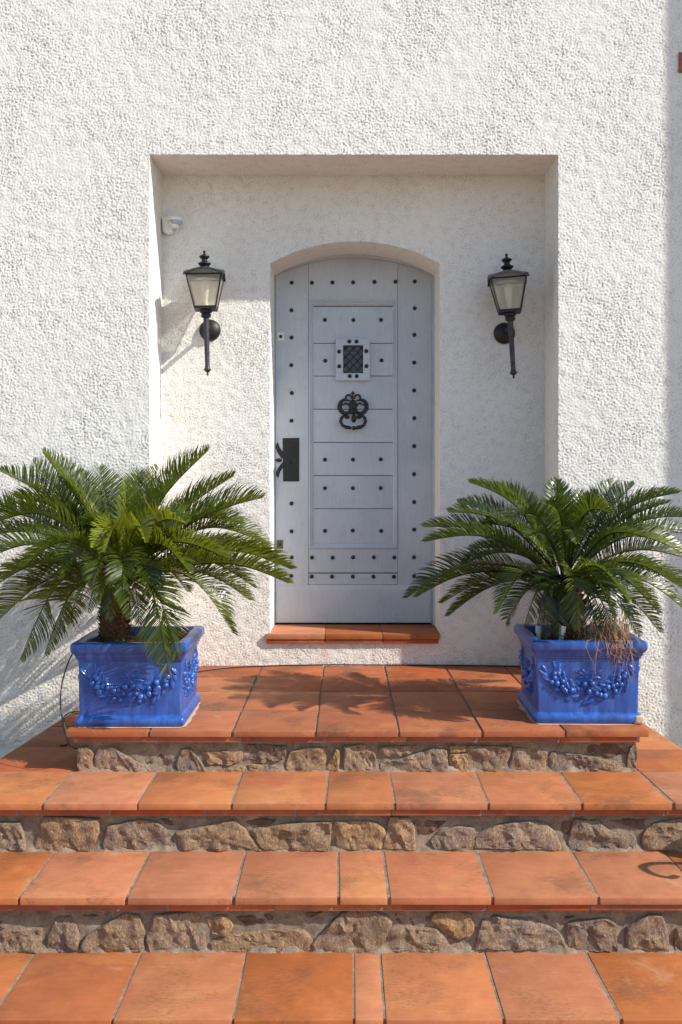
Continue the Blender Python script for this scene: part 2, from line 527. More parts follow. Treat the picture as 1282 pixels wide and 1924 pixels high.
# ------------------------------------------------------------------ house wall with thrown roughcast relief
NS, CELL = 2048, 0.0022
def band(lam, sharp, seed, aniso=0.0):
    r = np.random.default_rng(seed)
    w = np.fft.rfft2(r.standard_normal((NS, NS)))
    ky = np.fft.fftfreq(NS, CELL)[:, None]; kx = np.fft.rfftfreq(NS, CELL)[None, :]
    k1 = (kx + ky) / math.sqrt(2); k2 = (kx - ky) / math.sqrt(2)
    k = np.sqrt((k1 * (1 + aniso)) ** 2 + (k2 * (1 - aniso)) ** 2)
    H = np.exp(-((np.log(np.maximum(k, 1e-6) * lam)) ** 2) / (2 * sharp ** 2))
    f = np.fft.irfft2(w * H, s=(NS, NS))
    return f / f.std()
n1 = band(0.0170, 0.55, 1, -0.10)
n2 = band(0.0100, 0.35, 2)
n3 = band(0.55, 0.5, 3)
n4 = band(0.09, 0.4, 4)
relief = (np.tanh(0.95 * n1 + 0.4) * 0.00180 + n2 * 0.00095) * (1 + 0.17 * np.clip(n3, -2, 2)) + n4 * 0.0005
# a few smeared flat patches
flat = np.zeros_like(relief)
yy, xx = np.mgrid[0:NS, 0:NS]
for _ in range(90):
    cx, cy = rng.integers(20, NS - 20, 2); rx = rng.uniform(4, 9); ry = rng.uniform(4, 8)
    x0, x1, y0, y1 = max(0, cx - 20), cx + 20, max(0, cy - 20), cy + 20
    q = ((xx[y0:y1, x0:x1] - cx) / rx) ** 2 + ((yy[y0:y1, x0:x1] - cy) / ry) ** 2
    flat[y0:y1, x0:x1] = np.maximum(flat[y0:y1, x0:x1], np.clip(1.5 - q, 0, 1))
relief = relief * (1 - flat) + flat * 0.0018
def hgt(u, v):
    a = (u + 50.0) / CELL; b = (v + 50.0) / CELL
    i = np.floor(a).astype(int); j = np.floor(b).astype(int); fa = a - i; fb = b - j
    i0, j0, i1, j1 = i % NS, j % NS, (i + 1) % NS, (j + 1) % NS
    return (relief[j0, i0] * (1 - fa) * (1 - fb) + relief[j0, i1] * fa * (1 - fb) + relief[j1, i0] * (1 - fa) * fb + relief[j1, i1] * fa * fb)

class Grids:
    def __init__(s): s.V = []; s.F = []; s.n = 0; s.A = []
    def add(s, P, N, U, V, flip=False, amp=1.0):
        h = hgt(U, V) * amp
        Q = P + N * h[..., None]
        r, c = h.shape
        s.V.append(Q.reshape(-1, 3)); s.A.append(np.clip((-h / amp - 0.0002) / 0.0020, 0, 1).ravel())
        idx = np.arange(r * c).reshape(r, c) + s.n
        f = np.stack([idx[:-1, :-1], idx[:-1, 1:], idx[1:, 1:], idx[1:, :-1]], -1).reshape(-1, 4)
        if flip: f = f[:, ::-1]
        s.F.append(f); s.n += r * c
    def build(s, name, mat, parent):
        V = np.concatenate(s.V).astype(np.float32); Fq = np.concatenate(s.F).astype(np.int32)
        me = bpy.data.meshes.new(name)
        me.vertices.add(len(V)); me.vertices.foreach_set('co', V.ravel())
        me.loops.add(Fq.size); me.loops.foreach_set('vertex_index', Fq.ravel())
        me.polygons.add(len(Fq))
        me.polygons.foreach_set('loop_start', np.arange(0, Fq.size, 4, dtype=np.int32))
        me.polygons.foreach_set('loop_total', np.full(len(Fq), 4, dtype=np.int32))
        me.polygons.foreach_set('use_smooth', np.ones(len(Fq), dtype=bool))
        me.update(calc_edges=True); me.validate()
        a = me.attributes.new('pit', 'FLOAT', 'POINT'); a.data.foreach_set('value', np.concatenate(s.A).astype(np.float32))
        return obj(name, me, mat, parent)

house = thing('house', 'white roughcast house wall with a deep rectangular recess framing the door', 'house', (0, Y_WALL, 0))
HO = Vector((0, Y_WALL, 0))
G = Grids()
D = 0.0041
def lin(a, b): return np.linspace(a, b, max(2, int(round(abs(b - a) / D)) + 1))
def Nrm(x, y, z):
    v = np.array([x, y, z], float); return v / np.linalg.norm(v)

def wall_patch(xs, zs, Y, edges):
    """vertical patch facing the camera; edges: dict side -> neighbour normal at convex edges"""
    X, Z = np.meshgrid(xs, zs)
    P = np.stack([X, np.full_like(X, Y - Y_WALL), Z], -1)
    N = np.zeros_like(P); N[...] = (0, -1, 0)
    for side, nn in edges.items():
        q = Nrm(nn[0], -1 + nn[1], nn[2])
        if side == 'L': N[:, 0] = q
        if side == 'R': N[:, -1] = q
        if side == 'B': N[0, :] = q
        if side == 'T': N[-1, :] = q
    return P, N, X, Z
FINE = 1.28
def back_patch(xs, zs, Y, edges):
    P, N, X, Z = wall_patch(xs, zs, Y, edges)
    return P, N, X * FINE, Z * FINE
# front face round the recess
xl, xm, xr = lin(-1.74, XL), lin(XL, XR), lin(XR, 1.70)
zl, zh = lin(-0.32, ZT), lin(ZT, 3.26)
G.add(*wall_patch(xl, zl, Y_WALL, {'R': (1, 0, 0)}), flip=False)
G.add(*wall_patch(xl, zh, Y_WALL, {}))
G.add(*wall_patch(xr, zl, Y_WALL, {'L': (-1, 0, 0)}))
G.add(*wall_patch(xr, zh, Y_WALL, {}))
G.add(*wall_patch(xm, zh, Y_WALL, {'B': (0, 0, -1)}))
for (a_, b_) in ((-3.0, -1.74), (1.70, 2.99)):
    G.add(*wall_patch(np.linspace(a_, b_, 200), np.linspace(-.72, 3.26, 620), Y_WALL, {}))
for (a_, b_) in ((-3.0, 2.99),):
    G.add(*wall_patch(np.linspace(a_, b_, 900), np.linspace(3.26, 3.7, 70), Y_WALL, {}))
# jambs and soffit of the recess
ys = lin(0, Y_BACK - Y_WALL + 0.004)
for x, sgn, zz in ((XL, 1, zl), (XR, -1, zl)):
    Yv, Z = np.meshgrid(ys, zz)
    P = np.stack([np.full_like(Yv, x), Yv, Z], -1)
    N = np.zeros_like(P); N[...] = (sgn, 0, 0); N[:, 0] = Nrm(sgn, -1, 0)
    G.add(P, N, x + sgn * Yv, Z, flip=(sgn < 0), amp=0.7)
X, Yv = np.meshgrid(xm, ys)
P = np.stack([X, Yv, np.full_like(X, ZT)], -1)
N = np.zeros_like(P); N[...] = (0, 0, -1); N[0, :] = Nrm(0, -1, -1)
G.add(P, N, X, ZT - Yv, amp=0.8)
# back wall of the recess round the arched opening
xa, xb, xc = lin(XL - 0.006, DXL), lin(DXL, DXR), lin(DXR, XR + 0.006)
zlo, zup = lin(-0.03, SPRING), lin(SPRING, ZT + 0.006)
for zz in (zlo, zup):
    e = (zz is zlo)
    G.add(*back_patch(xa, zz, Y_BACK, {'R': (1, 0, 0)} if e else {}), amp=0.95)
    G.add(*back_patch(xc, zz, Y_BACK, {'L': (-1, 0, 0)} if e else {}), amp=0.95)
t = np.linspace(0, 1, len(zup))[:, None]
az = np.array([arch(x) for x in xb])[None, :]
az[0, -1] = SPRING
Z = az * (1 - t) + (ZT + 0.006) * t
X = np.repeat(xb[None, :], len(zup), 0)
P = np.stack([X, np.full_like(X, Y_BACK - Y_WALL), Z], -1)
N = np.zeros_like(P); N[...] = (0, -1, 0)
for i, x in enumerate(xb):
    q = Vector((AXC - x, 0, AZC - az[0, i])).normalized()
    N[0, i] = Nrm(q.x, -1, q.z)
G.add(P, N, X * FINE, Z * FINE, amp=0.95)
# below the door
G.add(*back_patch(xb, lin(-0.03, SILL_Z - 0.02), Y_BACK, {}), amp=0.95)
# reveal of the arched opening
path = [(DXL, z, 1, 0) for z in lin(SILL_Z - 0.02, SPRING)[:-1]]
path += [(x, arch(x) if i not in (0, len(xb) - 1) else SPRING, *(Vector((AXC - x, AZC - arch(x))).normalized())) for i, x in enumerate(xb)]
path += [(DXR, z, -1, 0) for z in lin(SILL_Z - 0.02, SPRING)[::-1][1:]]
path = np.array(path)
yr = lin(0, 0.305)
PX = np.repeat(path[:, 0:1], len(yr), 1); PZ = np.repeat(path[:, 1:2], len(yr), 1)
NX = np.repeat(path[:, 2:3], len(yr), 1); NZ = np.repeat(path[:, 3:4], len(yr), 1)
YY = np.repeat(yr[None, :], len(path), 0)
P = np.stack([PX, YY + Y_BACK - Y_WALL, PZ], -1)
N = np.stack([NX, np.zeros_like(NX), NZ], -1)
for i in range(len(path)): N[i, 0] = Nrm(path[i, 2], -1, path[i, 3])
G.add(P, N, (PX - NX * YY) * FINE, (PZ - NZ * YY) * FINE, amp=0.7)
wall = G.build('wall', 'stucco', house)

# the rest of the house beyond the view
mb = MB(HO)
yb = Y_WALL + 0.004
for (x0, x1, z0, z1) in ((-6, -1.73, GROUND, 5.2), (1.69, 6, GROUND, 5.2), (-1.73, 1.69, 3.25, 5.2), (-1.73, XL - 0.01, GROUND, -0.31), (XR + 0.01, 1.69, GROUND, -0.31)):
    mb.box(x0, x1, yb, yb + 0.2, z0, z1)
mb.box(-6, 6, 5.30, 8.5, GROUND, 5.2)
mb.box(-6, 6, yb + 0.2, 5.30, 3.4, 5.2)
mb.box(-6, XL - 0.03, yb + 0.2, 5.30, GROUND, 3.4)
mb.box(XR + 0.03, 6, yb + 0.2, 5.30, GROUND, 3.4)
mb.build('wall', 'stucco_far', house)
mb = MB(HO); mb.box(3.0, 3.5, 3.81, yb, GROUND, 5.2)
mb.build('wall_pier', 'stucco_far', house)
for q in bpy.data.objects:
    if q.parent is house and q.name.startswith('wall'): pass
for q in list(house.children):
    if q is wall: continue
    q.location = Vector(q.location) - HO

# air vent high on the wall
c = W(1290, 118, Y_WALL)
vent = MB(c)
hw, hh = 0.036, 0.046
for (x0, x1, z0, z1) in ((-hw, -hw + .013, -hh, hh), (hw - .013, hw, -hh, hh), (-hw + .013, hw - .013, hh - .013, hh), (-hw + .013, hw - .013, -hh, -hh + .013)):
    vent.box(c.x + x0, c.x + x1, c.y - .009, c.y + .01, c.z + z0, c.z + z1)
for k in range(3):
    zz = c.z - .022 + k * .022
    vent.add([(c.x - .024, c.y - .005, zz - .008), (c.x + .024, c.y - .005, zz - .008), (c.x + .024, c.y + .006, zz + .006), (c.x - .024, c.y + .006, zz + .006)], [(0, 1, 2, 3)])
vent.box(c.x - .024, c.x + .024, c.y + .004, c.y + .02, c.z - .034, c.z + .034, 1)
o = vent.build('air_vent', ['vent', 'gap'], house); o.location = Vector(o.location) - HO

# ------------------------------------------------------------------ steps
steps = thing('front_steps', 'flight of terracotta tiled steps with rubble stone risers rising to the door', 'steps', (0, 2.539, Z4))
SO = Vector(steps.location)
def under(o, par=steps):
    o.parent = par
    o.location = Vector(o.location) - Vector(par.location)
    return o

NOSE1, NOSE2, NOSE3, NOSE4 = 3.524, 3.202, 2.874, 2.539
mb = MB(SO)
bed = 0.006; bed2 = 0.0020
mb.box(-1.005, 1.085, NOSE1 + .012, Y_WALL + .05, -0.045, -bed)               # landing
mb.box(XL - .005, XR + .005, Y_WALL + .05, Y_BACK + .02, -0.045, -bed)
mb.box(-0.985, 1.072, NOSE1 + .052, Y_BACK + .01, Z2 - .02, -0.045)
mb.box(-1.325, 1.345, NOSE2 + .012, NOSE1 + .052, Z2 - .045, Z2 - bed2)
mb.box(-1.30, 1.33, NOSE2 + .052, NOSE1 + .06, Z3 - .02, Z2 - .045)
mb.box(-1.325, 1.345, NOSE3 + .012, NOSE2 + .052, Z3 - .045, Z3 - bed2)
mb.box(-1.30, 1.33, NOSE3 + .052, NOSE2 + .06, Z4 - .02, Z3 - .045)
mb.box(-1.325, 1.345, NOSE4 + .012, NOSE3 + .052, Z4 - .045, Z4 - bed2)
mb.box(-1.30, 1.33, NOSE4 + .052, Y_WALL, GROUND - .02, Z4 - .045)
mb.box(-1.30, 1.33, NOSE2 + .055, Y_WALL, Z4 - .045, Z2 - .045)
# side terraces beside the landing
mb.add([(-1.35, NOSE1 + .03, Z2 - bed), (-0.99, NOSE1 + .03, Z2 - bed), (-0.99, Y_WALL, Z2 - bed), (-1.265, Y_WALL, Z2 - bed),
        (-1.35, NOSE1 + .03, Z2 - .06), (-0.99, NOSE1 + .03, Z2 - .06), (-0.99, Y_WALL, Z2 - .06), (-1.265, Y_WALL, Z2 - .06)],
       [(0, 1, 2, 3), (7, 6, 5, 4), (0, 4, 5, 1), (1, 5, 6, 2), (2, 6, 7, 3), (3, 7, 4, 0)])
mb.add([(1.08, NOSE1 + .03, Z2 - bed), (1.37, NOSE1 + .03, Z2 - bed), (1.30, Y_WALL, Z2 - bed), (1.08, Y_WALL, Z2 - bed),
        (1.08, NOSE1 + .03, Z2 - .06), (1.37, NOSE1 + .03, Z2 - .06), (1.30, Y_WALL, Z2 - .06), (1.08, Y_WALL, Z2 - .06)],
       [(0, 1, 2, 3), (7, 6, 5, 4), (0, 4, 5, 1), (1, 5, 6, 2), (2, 6, 7, 3), (3, 7, 4, 0)])
under(mb.build('mortar_core', 'mortar'))
# rough mortar faces of the risers (dense enough to be uneven)
def mortar_face(x0, x1, y, z0, z1):
    nx, nz = int((x1 - x0) / .008), max(4, int((z1 - z0) / .008))
    m_ = MB(SO); vs = []; fs = []
    for j in range(nz + 1):
        for i in range(nx + 1):
            x = x0 + (x1 - x0) * i / nx; z = z0 + (z1 - z0) * j / nz
            d = noise.fractal(Vector((x * 16, z * 16, y * 7)), 1.0, 2.0, 4) * .009 + noise.noise(Vector((x * 60, z * 60, 1))) * .003
            low = max(0, 1 - j / nz * 5) * .016
            vs.append((x, y + d - low, z))
    for j in range(nz):
        for i in range(nx):
            a = j * (nx + 1) + i; fs.append((a, a + 1, a + nx + 2, a + nx + 1))
    m_.add(vs, fs)
    under(m_.build('riser_mortar', 'mortar', smooth=60))
mortar_face(-0.99, 1.078, NOSE1 + .039, Z2 - .004, -.042)
mortar_face(-1.305, 1.335, NOSE2 + .039, Z3 - .004, Z2 - .042)
mortar_face(-1.305, 1.335, NOSE3 + .039, Z4 - .004, Z3 - .042)
mortar_face(-1.305, 1.335, NOSE4 + .039, GROUND - .004, Z4 - .042)

def tile(fl, fr, br, bl, z, th=.0225, mat='tile', name='tile', par=steps, j=.0012, bev=.003, warp=None):
    cx = (fl[0] + fr[0] + br[0] + bl[0]) / 4; cy = (fl[1] + fr[1] + br[1] + bl[1]) / 4
    m_ = MB((cx, cy, z))
    zs = [z + random.uniform(-j, j) for _ in range(4)]
    cs = [(p[0] + random.uniform(-j, j), p[1] + random.uniform(-j, j)) for p in (fl, fr, br, bl)]
    vs = [(c_[0], c_[1], zs[i]) for i, c_ in enumerate(cs)] + [(c_[0], c_[1], z - th) for c_ in cs]
    m_.add(vs, [(0, 1, 2, 3), (7, 6, 5, 4), (0, 4, 5, 1), (1, 5, 6, 2), (2, 6, 7, 3), (3, 7, 4, 0)])
    return under(m_.build(name, mat, smooth=40, bevel=bev, seg=2), par)

GAP = .0085
def tread(xf, xb, yf, yb, z, mat):
    for i in range(len(xf) - 1):
        g2 = GAP / 2 * random.uniform(.75, 1.3)
        dy = random.uniform(-.002, .002)
        tile((xf[i] + g2, yf + dy), (xf[i + 1] - g2, yf + dy), (xb[i + 1] - g2, yb), (xb[i] + g2, yb), z, mat=mat)
def pxs(lst, Y): return [(p - VX) * Y / F for p in lst]
# tread 2
xf = [-1.335] + pxs([80, 258.6, 434.5, 612, 743, 919, 1094, 1267], NOSE2) + [1.355]
xb_ = [-1.345] + pxs([137, 294.5, 455, 617.5, 731.6, 893, 1051.6, 1203], 3.545) + [1.38]
tread(xf, xb_, NOSE2, 3.553, Z2, 'tile')
# tread 3
xf = [-1.335] + pxs([36, 237, 439, 636.5, 731, 926.5, 1126, 1326], NOSE3) + [1.355]
xb_ = [-1.335] + pxs([102, 281, 462, 635, 720, 896.4, 1075.7, 1248.5], 3.222) + [1.355]
tread(xf, xb_, NOSE3, 3.232, Z3, 'tile')
# tread 4
xf = [-1.335] + pxs([-20, 209.6, 438, 665, 723.5, 947.6, 1169], NOSE4) + [1.05, 1.355]
xb_ = [-1.335] + pxs([65, 265, 462, 664, 715, 911, 1102], 2.895) + [1.047, 1.355]
tread(xf, xb_, NOSE4, 2.905, Z4, 'tile')
# landing
front = [-1.038, -.726, -.419, -.1104, .197, .504, .809, 1.12]
back = [-1.03, -.722, -.414, -.1087, .190, .493, .784, 1.09]
rows = [NOSE1, 3.84, 4.186, 4.49, 4.775]
def xat(i, y):
    f_ = (y - NOSE1) / (4.77 - NOSE1); return front[i] * (1 - f_) + back[i] * f_
for r in range(4):
    y0, y1 = rows[r] + (GAP / 2 if r else 0), rows[r + 1] - GAP / 2
    for i in range(7):
        q = [xat(i, y0), xat(i + 1, y0), xat(i + 1, y1), xat(i, y1)]
        g2 = GAP / 2
        q = [q[0] + g2, q[1] - g2, q[2] - g2, q[3] + g2]
        if y1 > Y_WALL:
            if q[1] < XL + .03 or q[0] > XR - .03: continue
            q = [min(max(v, XL + .004), XR - .004) for v in q]
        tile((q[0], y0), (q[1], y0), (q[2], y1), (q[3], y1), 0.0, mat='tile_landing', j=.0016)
# side terraces at the level of the second tread
def oxl(y): return -1.36 + (y - 3.545) / (4.455 - 3.545) * .088
def oxr(y): return 1.38 - (y - 3.545) / (4.455 - 3.545) * .073
for (a_, b_) in ((3.558, 3.886), (3.894, 4.196), (4.204, 4.452)):
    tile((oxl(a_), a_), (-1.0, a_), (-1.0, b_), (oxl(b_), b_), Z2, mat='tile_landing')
for (a_, b_) in ((3.558, 3.840), (3.848, 4.146), (4.154, 4.452)):
    tile((1.090, a_), (oxr(a_), a_), (oxr(b_), b_), (1.090, b_), Z2, mat='tile')
# red edge bricks under each nosing
def edge_course(x0, x1, y, z, cuts, name='edge_brick'):
    xs = [x0] + [c_ for c_ in cuts if x0 < c_ < x1] + [x1]
    for i in range(len(xs) - 1):
        tile((xs[i] + .004, y), (xs[i + 1] - .004, y), (xs[i + 1] - .004, y + .07), (xs[i] + .004, y + .07), z, th=.0205,
             mat='brick', name=name, j=.0015, bev=.002)
edge_course(-1.0, 1.078, NOSE1 + .010, -.0235, pxs([296, 450, 610, 765, 898, 1052], NOSE1))
edge_course(-1.33, 1.35, NOSE2 + .010, Z2 - .0235, pxs([-140, 30, 205, 385, 556, 735, 905, 1080, 1251], NOSE2))
edge_course(-1.33, 1.35, NOSE3 + .010, Z3 - .0235, pxs([-85, 117, 315, 515, 722, 915, 1110, 1310], NOSE3))
edge_course(-1.33, 1.35, NOSE4 + .010, Z4 - .0235, pxs([-100, 140, 370, 590, 820, 1050, 1250], NOSE4))

# rubble stones, outlines after the photograph
K = 2.9814
ST = {
 'A': (NOSE1 + .036, [
  (0, 1380, [[(440, 80), (495, 72), (522, 110), (515, 205), (440, 207)],
             [(560, 70), (635, 72), (700, 120), (780, 160), (862, 207), (535, 207), (545, 130)],
             [(1030, 82), (1070, 88), (1158, 205), (975, 205), (1000, 140)],
             [(1130, 100), (1355, 92), (1352, 140), (1290, 168), (1170, 165)]]),
  (430, 1380, [[(-90, 200), (30, 178), (140, 168), (250, 175), (290, 207), (-95, 208)],
             [(105, 60), (318, 65), (300, 135), (200, 158), (95, 130)],
             [(350, 100), (460, 75), (545, 80), (540, 150), (515, 207), (320, 205), (325, 160)],
             [(600, 85), (618, 90), (615, 207), (538, 207)],
             [(650, 70), (790, 62), (815, 130), (832, 207), (650, 205)],
             [(850, 70), (1040, 62), (1030, 100), (920, 130), (835, 128)],
             [(860, 160), (960, 140), (1150, 75), (1205, 90), (1215, 205), (860, 207)],
             [(1240, 115), (1335, 110), (1335, 207), (1235, 205)],
             [(1240, 62), (1330, 62), (1320, 95), (1245, 100)]]),
  (852, 1380, [[(75, 65), (320, 70), (310, 120), (265, 208), (75, 205)],
             [(345, 75), (480, 85), (522, 100), (515, 205), (310, 205), (330, 140)],
             [(560, 100), (700, 115), (900, 150), (945, 160), (945, 205), (545, 205), (545, 130)],
             [(985, 80), (1022, 60), (1025, 205), (965, 205)]])]),
 'B': (NOSE2 + .034, [
  (0, 1380, [[(-330, 490), (-90, 480), (-75, 640), (-340, 645)],
             [(-60, 500), (110, 495), (135, 640), (-60, 645)],
             [(255, 465), (545, 475), (540, 560), (500, 645), (205, 640), (215, 590)],
             [(620, 520), (780, 480), (880, 500), (945, 560), (975, 635), (590, 645), (605, 560)]]),
  (430, 1380, [[(-280, 555), (-120, 515), (20, 485), (80, 530), (120, 580), (180, 645), (-265, 640)],
             [(130, 535), (400, 495), (560, 490), (555, 560), (545, 645), (200, 640)],
             [(595, 490), (800, 490), (850, 520), (870, 560), (850, 635), (620, 640), (600, 560)],
             [(905, 470), (1010, 470), (1030, 520), (1040, 640), (860, 638), (890, 540)]]),
  (852, 1380, [[(-120, 590), (-60, 540), (20, 520), (110, 530), (128, 580), (100, 640), (-100, 640)],
             [(130, 630), (145, 570), (250, 510), (420, 490), (500, 500), (560, 550), (592, 640)],
             [(690, 480), (810, 490), (880, 550), (990, 560), (1020, 590), (1020, 642), (660, 642), (660, 590)],
             [(1070, 560), (1130, 500), (1250, 480), (1400, 480), (1400, 640), (1075, 640)]])]),
 'C': (NOSE3 + .036, [
  (0, 1690, [[(-260, 150), (-80, 130), (-60, 290), (-270, 290)],
             [(65, 170), (225, 165), (220, 240), (215, 290), (-40, 290), (-40, 200)],
             [(320, 100), (400, 95), (440, 200), (435, 285), (265, 287), (275, 190)],
             [(475, 240), (500, 200), (590, 150), (690, 85), (770, 95), (800, 180), (800, 285), (480, 285)],
             [(870, 90), (1100, 80), (1140, 140), (1138, 288), (845, 288), (835, 220)]]),
  (430, 1690, [[(-125, 105), (-10, 85), (20, 150), (-20, 200), (-90, 195)],
             [(-90, 240), (0, 205), (220, 175), (400, 175), (455, 230), (465, 298), (-90, 298)],
             [(480, 240), (640, 80), (720, 60), (870, 90), (900, 130), (880, 180), (820, 295), (485, 298)],
             [(830, 290), (905, 160), (960, 155), (1150, 170), (1290, 250), (1290, 300), (840, 298)]]),
  (852, 1690, [[(-120, 120), (-100, 80), (20, 70), (100, 90), (110, 180), (30, 215), (-20, 200)],
             [(170, 120), (250, 95), (330, 110), (430, 110), (560, 170), (625, 262), (400, 272), (135, 272)],
             [(640, 140), (840, 105), (905, 140), (908, 280), (720, 280), (645, 255)],
             [(975, 160), (1090, 85), (1160, 85), (1190, 180), (1205, 285), (970, 280)],
             [(1255, 165), (1350, 150), (1480, 200), (1480, 285), (1245, 280)]])]),
}
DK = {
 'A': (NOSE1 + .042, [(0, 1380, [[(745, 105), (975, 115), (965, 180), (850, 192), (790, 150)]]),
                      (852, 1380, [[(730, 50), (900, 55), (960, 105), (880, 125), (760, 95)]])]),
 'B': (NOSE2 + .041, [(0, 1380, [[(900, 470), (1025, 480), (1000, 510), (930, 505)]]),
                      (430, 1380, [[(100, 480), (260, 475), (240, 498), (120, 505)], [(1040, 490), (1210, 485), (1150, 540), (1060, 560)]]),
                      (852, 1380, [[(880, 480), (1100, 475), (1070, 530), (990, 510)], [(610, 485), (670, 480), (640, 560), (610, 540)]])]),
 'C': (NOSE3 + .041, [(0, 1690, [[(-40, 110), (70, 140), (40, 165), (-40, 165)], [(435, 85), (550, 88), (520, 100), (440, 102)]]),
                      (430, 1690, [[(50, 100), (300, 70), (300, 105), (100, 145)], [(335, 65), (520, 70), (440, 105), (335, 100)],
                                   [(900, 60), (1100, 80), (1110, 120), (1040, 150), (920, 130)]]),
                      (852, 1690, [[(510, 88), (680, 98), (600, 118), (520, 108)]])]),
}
def stone(poly, y, mat, bulge, seed, name='stone', axis='Y'):
    # resample outline with jitter
    pts = []
    n = len(poly)
    for i in range(n):
        a, b = Vector(poly[i]), Vector(poly[(i + 1) % n])
        k = max(2, int((b - a).length / .011))
        for q in range(k):
            p = a.lerp(b, q / k)
            w = noise.noise_vector(Vector((p.x * 40, p.y * 40, seed * 3.1))) * .0035
            pts.append(p + Vector((w.x, w.y)))
    # round the corners a little
    N_ = len(pts)
    pts = [pts[i] * .8 + (pts[i - 1] + pts[(i + 1) % N_]) * .1 for i in range(N_)]
    c = sum(pts, Vector((0, 0))) / N_
    tx, tz = random.uniform(-.05, .05), random.uniform(-.06, .03)
    pts = [c + (p - c) * 1.08 + (p - c).normalized() * .0015 for p in pts]
    rings = [(1.0, .03), (1.0, -.001), (.975, -.007), (.93, -.009), (.86, -.010), (.78, -.010), (.69, -.011), (.60, -.011), (.50, -.011), (.40, -.011), (.28, -.011), (.16, -.011)]
    vs, fs = [], []
    for s_, dy in rings:
        for p in pts:
            q = c + (p - c) * s_
            d = 0
            if dy < 0:
                d = noise.fractal(Vector((q.x * 22, q.y * 22, seed * 7.7)), .9, 2.1, 4) * .009
                d += abs(noise.noise(Vector((q.x * 45 + q.y * 20, q.y * 12, seed)))) * .007 + noise.cell(Vector((q.x * 28 + q.y * 9, q.y * 18, seed))) * .0025
                d += (q.x - c.x) * tx + (q.y - c.y) * tz
            vs.append((q.x, y + dy * bulge + d * bulge, q.y))
    for r in range(len(rings) - 1):
        for i in range(N_):
            j = (i + 1) % N_
            fs.append((r * N_ + i, r * N_ + j, (r + 1) * N_ + j, (r + 1) * N_ + i))
    fs.append(tuple((len(rings) - 1) * N_ + i for i in range(N_)))
    m_ = MB((c.x, y, c.y)); m_.add(vs, fs)
    return under(m_.build(name, mat, smooth=30))
seed = 0
for src, mat, bl in ((ST, 'stone', 1.0), (DK, 'dark_stone', .45)):
    for key, (y, groups) in src.items():
        for ox, oy, polys in groups:
            for poly in polys:
                seed += 1
                wp = []
                for (cx, cy) in poly:
                    p = W(ox + cx / K, oy + cy / K, y); wp.append((p.x, p.z))
                stone(wp, y + random.uniform(-.003, .004), mat, bl, seed)
# simple stones in the lowest riser (below the picture)
x = -1.28
while x < 1.28:
    w_ = random.uniform(.07, .17); z0 = GROUND + .005; z1 = Z4 - .05 - random.uniform(0, .03)
    seed += 1
    stone([(x, z0), (x + w_, z0), (x + w_ - random.uniform(0, .03), z1), (x + random.uniform(0, .03), z1)], NOSE4 + .036, 'stone', 1, seed)
    x += w_ + .02

# ------------------------------------------------------------------ door sill (part of the house)
sill = MB((.045, Y_BACK, SILL_Z))
sill.box(-.372, .462, 4.765, 5.10, SILL_Z - .045, SILL_Z - .004)
sill = sill.build('door_sill', 'mortar'); sill.parent = house; sill.location = Vector(sill.location) - HO
def sill_tile(fl, fr, br, bl, z, th, mat, name):
    o = tile(fl, fr, br, bl, z, th, mat, name, par=steps, j=.0008)
    wl = Vector(o.location) + SO
    o.parent = sill; o.location = wl - Vector((.045, Y_BACK, SILL_Z))
for i, (a0, a1, b0, b1) in enumerate(((-.397, -.105, -.372, -.105), (-.102, .182, -.102, .176), (.185, .466, .179, .463))):
    sill_tile((a0, 4.748), (a1, 4.748), (b1, 5.07), (b0, 5.07), SILL_Z, .027, 'tile', 'sill_tile')
for (a0, a1) in ((-.394, -.106), (-.101, .183), (.186, .461)):
    sill_tile((a0, 4.754), (a1, 4.754), (a1, 4.80), (a0, 4.80), SILL_Z - .028, .021, 'brick', 'edge_brick')

# ------------------------------------------------------------------ front door
YD = Y_LEAF
def dp(px, py, y=YD):
    p = W(px, py, YD); return (p.x, p.z)
door = thing('front_door', 'blue-grey arched wooden door with black iron studs in the recess', 'door', (.045, YD, SILL_Z))
DO = Vector(door.location)
def on_door(o, par=None):
    par = par or door
    o.parent = par
    base = DO if par is door else DO + Vector(par.location)
    o.location = Vector(o.location) - base
    return o
LX0, LX1 = dp(518, 0)[0], dp(812, 0)[0]
LTOP, LSPR = dp(0, 484.5)[1], dp(0, 518)[1]
lhw = (LX1 - LX0) / 2; lsag = LTOP - LSPR
LR = (lhw ** 2 + lsag ** 2) / (2 * lsag); LC = (LX0 + LX1) / 2
def larch(x): return LTOP - LR + math.sqrt(LR * LR - (x - LC) ** 2)
ZB = dp(0, 1170.5)[1]
xs0, xs1 = dp(580, 0)[0], dp(747.5, 0)[0]
pt, pb = dp(0, 565)[1], dp(0, 1031)[1]
zr1a, zr1b, zr2b = dp(0, 1076)[1], dp(0, 1077.8)[1], dp(0, 1098.5)[1]
def arc_pts(x0, x1, n=16): return [(x0 + (x1 - x0) * i / n, larch(x0 + (x1 - x0) * i / n)) for i in range(n + 1)]
e = .0006
on_door(prism([(LX0, ZB), (xs0 - e, ZB)] + arc_pts(xs0 - e, LX0), YD, YD + .04).build('stile', 'paint', bevel=.0012))
on_door(prism([(xs1 + e, ZB), (LX1, ZB)] + arc_pts(LX1, xs1 + e), YD, YD + .04).build('stile', 'paint', bevel=.0012))
on_door(prism([(xs0 + e, pt), (xs1 - e, pt)] + arc_pts(xs1 - e, xs0 + e), YD + .0007, YD + .04).build('top_rail', 'paint', bevel=.0012))
def rect_prism(x0, x1, z0, z1, y0, y1, name, mat='paint', bev=.0015):
    return on_door(prism([(x0, z0), (x1, z0), (x1, z1), (x0, z1)], y0, y1).build(name, mat, bevel=bev))
